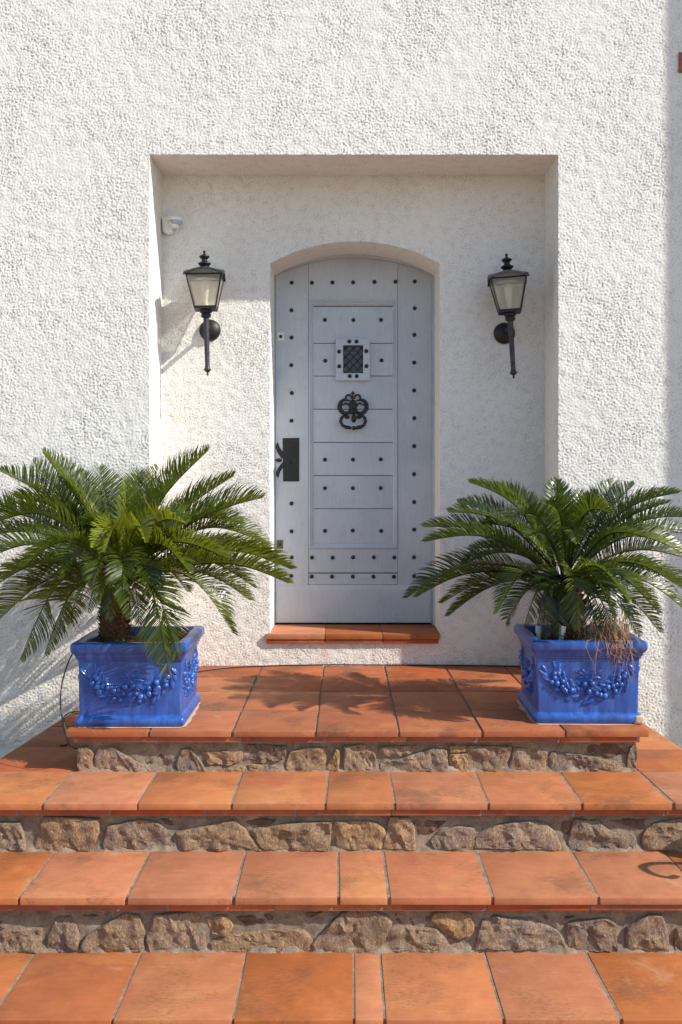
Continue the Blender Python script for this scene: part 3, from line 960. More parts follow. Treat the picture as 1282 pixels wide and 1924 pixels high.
rect_prism(xs0 + e, xs1 - e, zr1a, pb, YD + .0007, YD + .04, 'lower_rail')
rect_prism(xs0 + e, xs1 - e, zr2b, zr1b, YD + .001, YD + .04, 'lower_rail')
rect_prism(xs0 + e, xs1 - e, ZB, zr2b - .001, YD + .001, YD + .04, 'bottom_rail')
rect_prism(LX0 - .02, LX1 + .02, ZB - .03, LSPR, YD + .045, YD + .06, 'backing', 'gap')
# kick board with a sloped top
kb = MB((0, YD, ZB)); k0, k1 = dp(521, 0)[0], dp(808.5, 0)[0]; kt, kt2 = dp(0, 1099.5)[1], dp(0, 1108)[1]
vs = [(k0, YD - .007, ZB + .003), (k1, YD - .007, ZB + .003), (k1, YD - .007, kt2 - .004), (k1 - .004, YD - .007, kt2), (k0 + .004, YD - .007, kt2), (k0, YD - .007, kt2 - .004),
      (k0, YD - .0008, ZB + .003), (k1, YD - .0008, ZB + .003), (k1, YD - .0008, kt - .012), (k1 - .012, YD - .0008, kt), (k0 + .012, YD - .0008, kt), (k0, YD - .0008, kt - .012)]
kb.add(vs, [(0, 1, 2, 3, 4, 5)] + [(i, (i + 1) % 6, 6 + (i + 1) % 6, 6 + i) for i in range(6)])
on_door(kb.build('kick_board', 'paint', bevel=.001))
# moulding round the panel
ring = [(0, .002), (.002, -.005), (.0075, -.006), (.0105, -.001), (.013, .0005), (.0165, -.001), (.020, .004), (.026, .0115)]
mo = MB((0, YD, pb)); vs = []; fs = []
for ins, dy in ring:
    vs += [(xs0 + ins, YD + dy, pb + ins), (xs1 - ins, YD + dy, pb + ins), (xs1 - ins, YD + dy, pt - ins), (xs0 + ins, YD + dy, pt - ins)]
for r in range(len(ring) - 1):
    for i in range(4):
        j = (i + 1) % 4; fs.append((r * 4 + i, r * 4 + j, r * 4 + 4 + j, r * 4 + 4 + i))
mo.add(vs, fs)
on_door(mo.build('panel_moulding', 'paint'))
# planks
px0, px1 = dp(588.5, 0)[0], dp(740, 0)[0]
yb_ = [575, 644.5, 706, 768.5, 831, 893.5, 956, 1023]
for i in range(7):
    rect_prism(px0 - .004, px1 + .004, dp(0, yb_[i + 1] - .55)[1], dp(0, yb_[i] + .55)[1], YD + .010 + random.uniform(-.0006, .0006), YD + .03, 'plank', bev=.0014)
# arched frame
fr = MB((0, Y_FRAME, ZB)); rows_ = []
outl = []
nA = 28
fx0, fx1 = DXL - .012, DXR + .012
inner = [(LX0 - .001, ZB - .012)] + [(LX0 - .001, ZB + (LSPR - ZB) * q / 3) for q in (1, 2)] + [(x_ - (.001 if x_ < LC else -.001), z_ + .001) for x_, z_ in arc_pts(LX0, LX1, nA)] + [(LX1 + .001, ZB + (LSPR - ZB) * q / 3) for q in (2, 1)] + [(LX1 + .001, ZB - .012)]
for (x_, z_) in inner:
    t_ = (x_ - LX0) / (LX1 - LX0)
    xo = fx0 + (fx1 - fx0) * min(1, max(0, t_))
    zo = z_ if (x_ <= LX0 or x_ >= LX1) else AZC + .012 + math.sqrt(max(0, AR * AR - (xo - AXC) ** 2))
    if z_ >= LSPR: zo = AZC + .012 + math.sqrt(max(0, AR * AR - (min(max(xo, DXL), DXR) - AXC) ** 2))
    outl.append((xo, zo))
vs, fs = [], []
NI = len(inner)
prof = [(0, .05), (0, .016), (.22, .008), (.30, 0.0), (.55, 0.0), (.60, -.004), (1.0, -.004), (1.0, .03)]
for s_, dy in prof:
    for a_, b_ in zip(inner, outl):
        vs.append((a_[0] + (b_[0] - a_[0]) * s_, Y_FRAME + .006 + dy, a_[1] + (b_[1] - a_[1]) * s_))
for r in range(len(prof) - 1):
    for i in range(NI - 1):
        fs.append((r * NI + i, r * NI + i + 1, (r + 1) * NI + i + 1, (r + 1) * NI + i))
fr.add(vs, fs)
on_door(fr.build('door_frame', 'paint', smooth=35))
# studs
st = MB(); st.lathe([(.0112, .0), (.0112, -.002), (.0092, -.0062), (.0052, -.0088), (.0012, -.0096)], 9, axis='Y')
stud_me = st.mesh('stud', smooth=25); stud_me.materials.append(M['iron'])
def c1(a, b): return (480 + a / 3.3737, 440 + b / 3.3737)
def c2(a, b): return (480 + a / 3.3737, 820 + b / 3.3737)
sd = [c1(*q) for q in ((231, 307), (359, 308), (489, 306), (620, 305), (755, 302), (888, 301), (1011, 299), (229, 481), (230, 655), (228, 830), (231, 1007), (229, 1182),
      (1011, 469), (1008, 638), (1007, 813), (1007, 990), (1008, 1166), (1007, 1343))]
sd += [c2(*q) for q in ((229, 425), (229, 602), (230, 767), (227, 884), (1006, 239), (1007, 416), (1007, 591), (1006, 766), (1006, 885),
      (359, 768), (490, 769), (620, 766), (751, 766), (881, 767), (357, 888), (486, 889), (618, 888), (749, 889), (879, 890))]
sp = [c1(*q) for q in ((441, 541), (622, 542), (797, 541), (443, 800), (800, 798))] + \
     [c2(*q) for q in ((441, 147), (619, 147), (796, 145), (441, 328), (618, 328), (795, 327), (441, 599), (618, 597), (798, 600))]
sh = [c1(*q) for q in ((596, 682), (642, 682), (531, 746), (703, 743), (532, 839), (704, 838), (599, 901), (643, 901))]
def put_stud(p, y, par=None):
    x_, z_ = dp(*p)
    o = bpy.data.objects.new('stud', stud_me); S.collection.objects.link(o)
    o.location = (x_, y + .001, z_); o.rotation_euler = (0, random.uniform(0, 6), 0)
    on_door(o, par)
for p in sd: put_stud(p, YD)
for p in sp: put_stud(p, YD + .010)
# peep window
wx0, wx1, wz0, wz1 = *[dp(q, 0)[0] for q in (631, 695)], dp(0, 715)[1], dp(0, 637)[1]
ix0, ix1, iz0, iz1 = *[dp(q, 0)[0] for q in (645, 682.5)], dp(0, 701.5)[1], dp(0, 649)[1]
pw = MB((wx0, YD, wz0)); vs = []; fs = []
for (ax0, ax1, az0, az1, dy) in ((wx0, wx1, wz0, wz1, .010), (wx0, wx1, wz0, wz1, -.013), (ix0, ix1, iz0, iz1, -.013), (ix0, ix1, iz0, iz1, .009)):
    vs += [(ax0, YD + dy, az0), (ax1, YD + dy, az0), (ax1, YD + dy, az1), (ax0, YD + dy, az1)]
for r in range(3):
    for i in range(4):
        j = (i + 1) % 4; fs.append((r * 4 + i, r * 4 + j, r * 4 + 4 + j, r * 4 + 4 + i))
pw.add(vs, fs)
peep = on_door(pw.build('peep_window', 'paint', bevel=.0015))
for p in sh: put_stud(p, YD - .013, peep)
bk = MB((ix0, YD, iz0)); bk.box(ix0 - .001, ix1 + .001, YD + .006, YD + .009, iz0 - .001, iz1 + .001)
on_door(bk.build('grille_backing', 'lace'), peep)
gr = MB((ix0, YD, iz0)); w_ = ix1 - ix0; h_ = iz1 - iz0
def seg_clip(x0, z0, dx, dz):
    ts = []
    for (lo, hi, p, d) in ((0, w_, x0, dx), (0, h_, z0, dz)):
        a_, b_ = sorted(((lo - p) / d, (hi - p) / d)); ts.append((a_, b_))
    a_, b_ = max(ts[0][0], ts[1][0]), min(ts[0][1], ts[1][1])
    return (a_, b_) if b_ - a_ > .004 else None
stp = w_ / 2.6
for k in range(-8, 12):
    for s_ in (1, -1):
        q = seg_clip(k * stp + (stp * .35), 0, 1, s_ * 1.08)
        if q:
            a_, b_ = q; x_ = k * stp + stp * .35
            gr.tube([(ix0 + x_ + a_, YD - .001 + s_ * .0012, iz0 + s_ * 1.08 * a_), (ix0 + x_ + b_, YD - .001 + s_ * .0012, iz0 + s_ * 1.08 * b_)], .0023, 5)
on_door(gr.build('iron_grille', 'iron'), peep)
# knocker
kn = MB((.0, YD, dp(0, 770)[1]))
def kp(cx, cy, y=YD + .002):
    p = W(610 + cx / 9.618, 620 + cy / 9.618, YD); return Vector((p.x, y, p.z))
UN = YD / F / 9.618
def karc(cx, cy, r, a0, a1, rad, y=YD, n=16, ry=None):
    pts, rr = [], []
    for i in range(n + 1):
        t_ = i / n; a_ = math.radians(a0 + (a1 - a0) * t_)
        pts.append(kp(cx + r * math.cos(a_), cy - (ry or r) * math.sin(a_), y))
        rr.append((rad[0] + (rad[1] - rad[0]) * math.sin(math.pi * t_)) * UN)
    kn.tube(pts, rr, 6)
for s_ in (1, -1):
    m_ = lambda x_: 517 + s_ * (x_ - 517)
    def A(cx, cy, r, a0, a1, rad, y=YD + .001, ry=None):
        if s_ < 0: a0, a1 = 180 - a0, 180 - a1
        karc(m_(cx), cy, r, a0, a1, rad, y, 16, ry)
    A(597, 1222, 52, 200, -120, (12, 17))                 # upper small loop
    A(655, 1380, 108, 120, -150, (12, 38), ry=122)        # big crescent
    A(640, 1370, 48, 190, 20, (10, 14))                   # inner scroll
    kn.tube([kp(m_(680), 1352), kp(m_(720), 1348)], 11 * UN, 6)
    kn.tube([kp(m_(560), 1440), kp(m_(600), 1500), kp(m_(650), 1520), kp(m_(700), 1500)], [28 * UN, 24 * UN, 20 * UN, 14 * UN], 6)
    kn.ellip(kp(m_(625), 1570), [(48 * UN, 0, 0), (0, .008, 0), (0, 0, 34 * UN)])
    pts = [kp(m_(x_), y_, YD - .008 - .010 * t_) for x_, y_, t_ in ((670, 1530, 0), (725, 1590, .3), (742, 1650, .6), (715, 1720, .8), (655, 1755, .9), (600, 1765, 1), (545, 1775, 1))]
    kn.tube(pts, [v * UN for v in (18, 28, 30, 28, 34, 36, 22)], 8)
kn.ellip(kp(515, 1375, YD - .002), [(72 * UN, 0, 0), (0, .014, 0), (0, 0, 118 * UN)], 10, 8)
kn.ellip(kp(520, 1470, YD - .004), [(66 * UN, 0, 0), (0, .012, 0), (0, 0, 60 * UN)], 10, 8)
kn.ellip(kp(532, 1600, YD - .002), [(48 * UN, 0, 0), (0, .008, 0), (0, 0, 75 * UN)], 6, 6)
kn.ellip(kp(530, 1775, YD - .016), [(38 * UN, 0, 0), (0, .012, 0), (0, 0, 40 * UN)], 10, 8)
kn.tube([kp(512, 1270), kp(512, 1190)], [18 * UN, 10 * UN], 6)
kn.ellip(kp(512, 1145), [(18 * UN, 0, 0), (0, .004, 0), (0, 0, 46 * UN)], 6, 6)
kn.ellip(kp(512, 1142), [(42 * UN, 0, 0), (0, .004, 0), (0, 0, 16 * UN)], 6, 6)
on_door(kn.build('door_knocker', 'iron', smooth=50))
# lock plate with leaf-shaped tails
def lp(cx, cy):
    p = W(500 + cx / 12.82, 800 + cy / 12.82, YD); return (p.x, p.z)
pl = prism([lp(*q) for q in ((413, 1340), (797, 1340), (800, 290), (400, 298))], YD - .004, YD + .001)
plate = on_door(pl.build('lock_plate', 'iron', bevel=.001))
for poly in ([(415, 640), (330, 520), (300, 440), (278, 385), (235, 470), (240, 560), (290, 670), (360, 770), (415, 790)],
             [(415, 860), (350, 930), (280, 1040), (243, 1130), (250, 1200), (290, 1265), (315, 1190), (345, 1100), (415, 1000)],
             [(380, 790), (290, 780), (210, 828), (290, 882), (380, 865)]):
    on_door(prism([lp(*q) for q in poly][::-1], YD - .003, YD + .001).build('leaf_tail', 'iron', bevel=.0006), plate)
kh = MB((lp(588, 850)[0], YD, lp(588, 850)[1]))
x_, z_ = lp(588, 825); kh.lathe([(.0035, -.0046), (.0035, -.003)], 10, (x_, YD, z_), 'Y', 1)
a_, b_ = lp(568, 935), lp(610, 840); kh.box(a_[0], b_[0], YD - .0047, YD - .003, a_[1], b_[1], 0)
on_door(kh.build('keyhole', ['gap', 'brass']), plate)
rv = MB(); rv.lathe([(.004, 0), (.004, -.001), (.002, -.0025)], 8, axis='Y'); rv_me = rv.mesh('rivet', 40); rv_me.materials.append(M['iron_worn'])
for q in ((478, 370), (725, 355), (468, 825), (714, 808), (480, 1235), (718, 1215)):
    x_, z_ = lp(*q); o = bpy.data.objects.new('rivet', rv_me); S.collection.objects.link(o); o.location = (x_, YD - .004, z_); on_door(o, plate)
# small plates on the left stile
def small_plate(x0, y0, x1, y1, mat, mat2, name):
    a_, b_ = dp(x0, y1), dp(x1, y0)
    o = on_door(prism([(a_[0], a_[1]), (b_[0], a_[1]), (b_[0], b_[1]), (a_[0], b_[1])], YD - .003, YD + .001).build(name, mat, bevel=.001))
    cx, cz = (a_[0] + b_[0]) / 2, (a_[1] + b_[1]) / 2
    m_ = MB((cx, YD - .003, cz)); m_.lathe([(.0088, 0), (.0088, -.002), (.0065, -.004), (.004, -.0045)], 14, (cx, YD - .003, cz), 'Y')
    for dz in (-.018, .018): m_.lathe([(.0016, 0), (.0012, -.0012)], 6, (cx, YD - .003, cz + dz), 'Y')
    on_door(m_.build('lock_cylinder', mat2, smooth=30), o)
small_plate(521.5, 624, 534, 640.5, 'nickel', 'iron', 'upper_lock')
small_plate(520, 1014.5, 532, 1031, 'bronze', 'iron_worn', 'lower_lock')

# ------------------------------------------------------------------ wall lanterns
def lantern(x, xp, dz, tilt, rotz, label):
    root = thing('wall_lantern', label, 'lantern', (x, Y_BACK, 1.668 + dz), 'black wall lanterns either side of the door')
    ly = 4.62 - Y_BACK
    def Z(z): return z - 1.668
    T = Matrix.Rotation(tilt, 4, 'Y') @ Matrix.Rotation(rotz, 4, 'Z')
    def fin(m_, name, mat, sm=35):
        o = m_.build(name, mat, root, smooth=sm)
        return o
    def tl(m_, name, mat, sm=35):      # pieces that turn with the tilted lamp body
        me = m_.mesh(name, sm); o = obj(name, me, mat, root)
        o.matrix_local = Matrix.Translation((0, ly, 0)) @ T
        return o
    m_ = MB(); m_.lathe([(.0535, -.002), (.0535, -.007), (.050, -.013), (.040, -.022), (.026, -.029), (.012, -.033)], 28, (xp - x, 0, 0), 'Y'); fin(m_, 'wall_plate', 'iron')
    m_ = MB(); m_.tube([(xp - x, -.025, 0), (xp - x, -.08, .004), (0, ly, 0.0)], .011, 10); fin(m_, 'arm', 'iron')
    m_ = MB(); m_.lathe([(.0005, Z(1.426)), (.005, Z(1.430)), (.006, Z(1.436)), (.003, Z(1.441)), (.009, Z(1.444)), (.0185, Z(1.455)), (.018, Z(1.458)), (.0128, Z(1.464)),
                         (.0115, Z(1.475)), (.0125, Z(1.60)), (.0138, Z(1.706))], 16); tl(m_, 'stem', 'iron_worn')
    m_ = MB(); m_.lathe([(.0138, Z(1.704)), (.021, Z(1.707)), (.022, Z(1.723)), (.020, Z(1.726)), (.028, Z(1.730)), (.0285, Z(1.742)), (.022, Z(1.746)), (.022, Z(1.752))], 20); tl(m_, 'collar', 'iron')
    # beads on the collar
    m_ = MB()
    for k in range(14):
        a_ = 2 * math.pi * k / 14; m_.ellip((.0225 * math.cos(a_), .0225 * math.sin(a_), Z(1.716)), [(.0022, 0, 0), (0, .0022, 0), (0, 0, .006)], 5, 4)
    tl(m_, 'bead_ring', 'iron_worn')
    zb, zt, wb, wt = Z(1.750), Z(1.902), .050, .083
    m_ = MB(); m_.box(-wb - .003, wb + .003, -wb - .003, wb + .003, zb - .006, zb + .003)
    for sx, sy in ((1, 1), (1, -1), (-1, 1), (-1, -1)):
        m_.tube([(sx * wb, sy * wb, zb), (sx * wt, sy * wt, zt)], .0042, 4)
    for a_, b_ in (((-1, -1), (1, -1)), ((1, -1), (1, 1)), ((1, 1), (-1, 1)), ((-1, 1), (-1, -1))):
        m_.tube([(a_[0] * wt, a_[1] * wt, zt), (b_[0] * wt, b_[1] * wt, zt)], .0035, 4)
        m_.tube([(a_[0] * wb, a_[1] * wb, zb + .003), (b_[0] * wb, b_[1] * wb, zb + .003)], .0042, 4)
    tl(m_, 'cage', 'iron', 20)
    # arched glass panes
    for k in range(4):
        m_ = MB(); vs = []; n_ = 8
        R_ = Matrix.Rotation(k * math.pi / 2, 4, 'Z')
        for q in range(n_ + 1):
            u = -1 + 2 * q / n_
            lift = .024 * (1 - u * u)
            vs.append(R_ @ Vector((u * wb * .97, -wb, zb + .004)))
            s_ = (lift) / (zt - zb)
            vs.append(R_ @ Vector((u * wt * .97, -(wt + (wt - wb) * s_ * .3), zt + lift)))
        m_.add(vs, [(2 * q, 2 * q + 2, 2 * q + 3, 2 * q + 1) for q in range(n_)])
        tl(m_, 'glass_pane', 'glass', 60)
    # roof with arched eaves
    m_ = MB(); vs = []; fs = []; n_ = 8; tot = 4 * n_
    we = .095
    def eave(k, q, w_, dz_, lift_):
        R_ = Matrix.Rotation(k * math.pi / 2, 4, 'Z'); u = -1 + 2 * q / n_
        return R_ @ Vector((u * w_, -w_, zt + dz_ + lift_ * (1 - u * u)))
    rings_ = [(we * .96, -.006, .026), (we, -.007, .027), (we, .003, .027), (we * .80, .013, .022), (we * .50, .030, .008), (we * .22, .040, .0)]
    for w_, dz_, li in rings_:
        for k in range(4):
            for q in range(n_): vs.append(eave(k, q, w_, dz_, li))
    for r in range(len(rings_) - 1):
        for i in range(tot):
            j = (i + 1) % tot; fs.append((r * tot + i, r * tot + j, (r + 1) * tot + j, (r + 1) * tot + i))
    fs.append(tuple((len(rings_) - 1) * tot + i for i in range(tot)))
    m_.add(vs, fs); tl(m_, 'roof', 'iron_worn', 25)
    m_ = MB(); m_.lathe([(.022, Z(1.936)), (.019, Z(1.942)), (.0185, Z(1.952)), (.024, Z(1.958)), (.031, Z(1.965)), (.031, Z(1.969)), (.020, Z(1.974)), (.0135, Z(1.980)), (.0135, Z(1.986)),
                         (.018, Z(1.992)), (.0255, Z(1.999)), (.025, Z(2.003)), (.012, Z(2.010)), (.004, Z(2.016)), (.0065, Z(2.021)), (.0062, Z(2.028)), (.001, Z(2.032))], 22)
    tl(m_, 'finial', 'iron')
    m_ = MB(); m_.lathe([(.014, Z(1.753)), (.014, Z(1.772)), (.011, Z(1.775)), (.012, Z(1.80)), (.017, Z(1.83)), (.0225, Z(1.86)), (.021, Z(1.878)), (.012, Z(1.892)), (.001, Z(1.896))], 16)
    tl(m_, 'bulb', 'bulb', 60)
    return root
M['glass'] = mat_glass()
lantern(-.673, -.676, 0.0, math.radians(-1.6), math.radians(4), 'black wall lantern left of the door, above the larger leafy palm, partly in sun')
lantern(.796, .789, -.015, math.radians(-3.4), math.radians(-7), 'black wall lantern right of the door, wholly in the shade of the recess')

# ------------------------------------------------------------------ motion sensor
c = W(318, 425, 4.755)
sen = thing('motion_sensor', 'small white plastic motion sensor in the upper left corner of the recess', 'sensor', tuple(c))
m_ = MB(); vs = []
m_.add([(-.033, .012, .038), (.012, .012, .046), (.026, .012, .040), (.022, .012, -.038), (-.004, .012, -.046), (-.030, .012, -.032),
        (-.031, -.028, .036), (.008, -.034, .040), (.022, -.030, .036), (.018, -.028, -.036), (-.004, -.030, -.044), (-.028, -.026, -.030)],
       [(0, 1, 2, 3, 4, 5), (11, 10, 9, 8, 7, 6)] + [(i, (i + 1) % 6, 6 + (i + 1) % 6, 6 + i) for i in range(6)])
m_.build('housing', 'plastic', sen, smooth=50, bevel=.004, seg=2)
m_ = MB(); m_.lathe([(.014, -.032), (.021, -.028), (.023, -.004), (.0235, 0)], 20, (.034, -.040, .012)); m_.lathe([(.036, 0), (.0365, .004), (.034, .014), (.028, .020), (.012, .024)], 24, (.036, -.042, .014))
m_.tube([(0, -.02, .02), (.030, -.040, .016)], .012, 10)
m_.build('head', 'plastic', sen, smooth=45)
m_ = MB(); m_.lathe([(.012, -.018), (.0245, -.015), (.030, 0)], 20, (.044, -.046, .013)); m_.build('lens', 'lens', sen, smooth=50)

# ------------------------------------------------------------------ glazed planters
def square_loft(prof, n=4, wob=0.0):
    vs, fs = [], []
    for (hw_, z_, cr) in prof:
        ringp = []
        for (sx, sy, a0) in ((1, -1, -90), (1, 1, 0), (-1, 1, 90), (-1, -1, 180)):
            for k in range(n + 1):
                a_ = math.radians(a0 + 90 * k / n)
                ringp.append((sx * (hw_ - cr) + cr * math.cos(a_), sy * (hw_ - cr) + cr * math.sin(a_), z_))
        # subdivided sides so that the clay can wobble
        out = []
        for i, p in enumerate(ringp):
            out.append(p)
            q = ringp[(i + 1) % len(ringp)]
            if i % (n + 1) == n:
                for t_ in (.2, .4, .6, .8):
                    out.append(tuple(p[d] + (q[d] - p[d]) * t_ for d in range(3)))
        out = [(x_ + noise.noise(Vector((x_ * 9, y_ * 9, z__ * 9 + wob))) * .0022, y_ + noise.noise(Vector((y_ * 9, x_ * 9, z__ * 9 - wob))) * .0022,
                z__ + noise.noise(Vector((x_ * 14, y_ * 14, wob))) * .0014) for x_, y_, z__ in out]
        vs += out
    L = len(out)
    for r in range(len(prof) - 1):
        for i in range(L):
            j = (i + 1) % L; fs.append((r * L + i, r * L + j, (r + 1) * L + j, (r + 1) * L + i))
    return vs, fs, L

def garland(hw_, seed_, width):
    """relief swag of fruit and leaves on the face y = -hw_"""
    r = random.Random(seed_)
    m_ = MB()
    cz, rx, rz = .215, width * .415, .102
    def P(t_, off=0.0):
        a_ = math.pi * (1 + t_)
        rr = 1 + off
        return Vector((rx * math.cos(a_) * (1 + off * .9), -hw_, cz + rz * math.sin(a_) * (1 + off * 1.2)))
    def leaf(c_, ang, ln, wd, th=.007):
        d = Vector((math.cos(ang), 0, math.sin(ang))); s_ = Vector((-math.sin(ang), 0, math.cos(ang)))
        th *= .72
        m_.ellip(c_, [d * ln / 2, s_ * wd / 2, Vector((0, -th, 0))], 8, 6)
        m_.tube([c_ - d * ln * .42 + Vector((0, -th * .8, 0)), c_ + Vector((0, -th - .0012, 0)), c_ + d * ln * .42 + Vector((0, -th * .8, 0))], .0011, 4)
    for i in range(64):
        t_ = (i + r.random()) / 64; side = 1 if i % 2 else -1
        a_ = math.pi * (1 + t_)
        tang = math.atan2(rz * math.cos(a_), -rx * math.sin(a_)) + side * r.uniform(.35, .8)
        k = math.sin(math.pi * t_)
        leaf(P(t_, side * (.08 + .20 * r.random())), tang, r.uniform(.034, .048), r.uniform(.016, .022), r.uniform(.005, .009))
    for i in range(30):
        t_ = .06 + .88 * (i + r.uniform(.2, .8)) / 30
        if abs(t_ - .5) < .06: continue
        rad = r.uniform(.0100, .0138)
        c_ = P(t_, r.uniform(-.19, .15))
        m_.ellip(c_ + Vector((0, -.0025, 0)), [(rad, 0, 0), (0, 0, rad), (0, -rad, 0)], 12, 8)
    top = Vector((0, -hw_, cz - .035))
    for ang, ln in ((2.75, .055), (.40, .055), (2.3, .04), (.85, .04), (3.3, .05), (-.15, .05), (4.2, .055), (5.2, .055), (4.7, .06)):
        d = Vector((math.cos(ang), 0, math.sin(ang)))
        leaf(top + d * ln * .55, ang, ln, .015, .008)
    for dx, dz_ in ((-.016, -.028), (.014, -.026), (0, -.056)):
        m_.ellip(top + Vector((dx, -.008, dz_)), [(.0125, 0, 0), (0, 0, .0125), (0, -.0125, 0)], 12, 8)
    # end curls
    for s_ in (-1, 1):
        leaf(Vector((s_ * rx * .93, -hw_, cz + .012)), 1.3 if s_ > 0 else 1.8, .04, .014, .007)
        leaf(Vector((s_ * rx * .80, -hw_, cz + .020)), .2 if s_ < 0 else 2.9, .035, .012, .006)
    return m_

def planter(x, y, rot, label, seed_, chip=False):
    root = thing('planter', label, 'planter', (x, y, 0), 'blue glazed planters on the landing')
    root.rotation_euler = (0, 0, rot)
    B = .1905
    prof = [(.195, .002, .01), (.203, .006, .014), (.2065, .014, .016), (.2065, .026, .016), (.203, .034, .014), (.1955, .040, .010), (B, .043, .006)]
    for k in range(1, 8): prof.append((B + .0005 * k, .043 + (.247 - .043) * k / 8, .006))
    prof += [(B + .004, .247, .006), (B + .009, .250, .007), (B + .0095, .256, .007), (B + .013, .259, .007), (B + .014, .268, .008), (B + .018, .274, .009), (B + .0265, .283, .010), (B + .028, .288, .010),
             (B + .0285, .304, .010), (B + .0265, .3125, .010), (B + .020, .3165, .010), (B - .006, .3165, .008), (B - .012, .312, .006), (B - .016, .300, .005), (B - .022, .258, .005)]
    m_ = MB(); vs, fs, L = square_loft(prof, 4, seed_); m_.add(vs, fs)
    m_.build('body', 'glaze', root, smooth=42)
    for k in (0, 1, 3):
        g_ = garland(B + .002, seed_ * 10 + k, .335).build('fruit_garland', 'glaze', root, smooth=60)
        g_.rotation_euler = (0, 0, k * math.pi / 2)
    # soil
    m_ = MB(); n_ = 26; vs = []; w_ = B - .017
    for j in range(n_ + 1):
        for i in range(n_ + 1):
            u, v = -w_ + 2 * w_ * i / n_, -w_ + 2 * w_ * j / n_
            vs.append((u, v, .283 + noise.fractal(Vector((u * 22, v * 22, seed_)), 1, 2, 4) * .014))
    m_.add(vs, [(j * (n_ + 1) + i, j * (n_ + 1) + i + 1, (j + 1) * (n_ + 1) + i + 1, (j + 1) * (n_ + 1) + i) for j in range(n_) for i in range(n_)])
    m_.build('soil', 'soil', root)
    if chip:
        m_ = MB()
        stone_v = []
        m_.box(.172, .2085, -.2085, -.176, .001, .034)
        me = m_.mesh('bare_clay_chip', 60, .010, 3)
        for v in me.vertices:
            q = noise.noise_vector(v.co * 60) * .002; v.co += q
        obj('bare_clay_chip', me, 'chip', root)
    return root
LP = (-.808, 3.776); RP = (.922, 3.822)
pl_l = planter(LP[0], LP[1], math.radians(0), 'blue glazed square planter at the left end of the landing, black cable over its rim', 3)
pl_r = planter(RP[0], RP[1], math.radians(-1.2), 'blue glazed square planter at the right end of the landing, with a chipped lower corner', 5, chip=True)
# lime bloom on the tiles round the planters
for (x, y, s_) in ((LP[0], LP[1], 1), (RP[0], RP[1], -1)):
    m_ = MB((x, y, 0)); n_ = 60; vs = []; 
    for k in range(n_):
        a_ = 2 * math.pi * k / n_; c_, s__ = math.cos(a_), math.sin(a_)
        q = .2 / max(abs(c_), abs(s__)); 
        ex = .014 + .012 * noise.noise(Vector((c_ * 3, s__ * 3, x))) + .004 * noise.noise(Vector((c_ * 11, s__ * 11, x)))
        vs += [(x + c_ * q * .95, y + s__ * q * .95, .0022), (x + c_ * (q + max(.003, ex)), max(y + s__ * (q + max(.003, ex)), NOSE1 + .006), .0022)]
    m_.add(vs, [(2 * k, 2 * k + 1, 2 * ((k + 1) % n_) + 1, 2 * ((k + 1) % n_)) for k in range(n_)])
    o = m_.build('lime_stain', 'lime'); under(o)

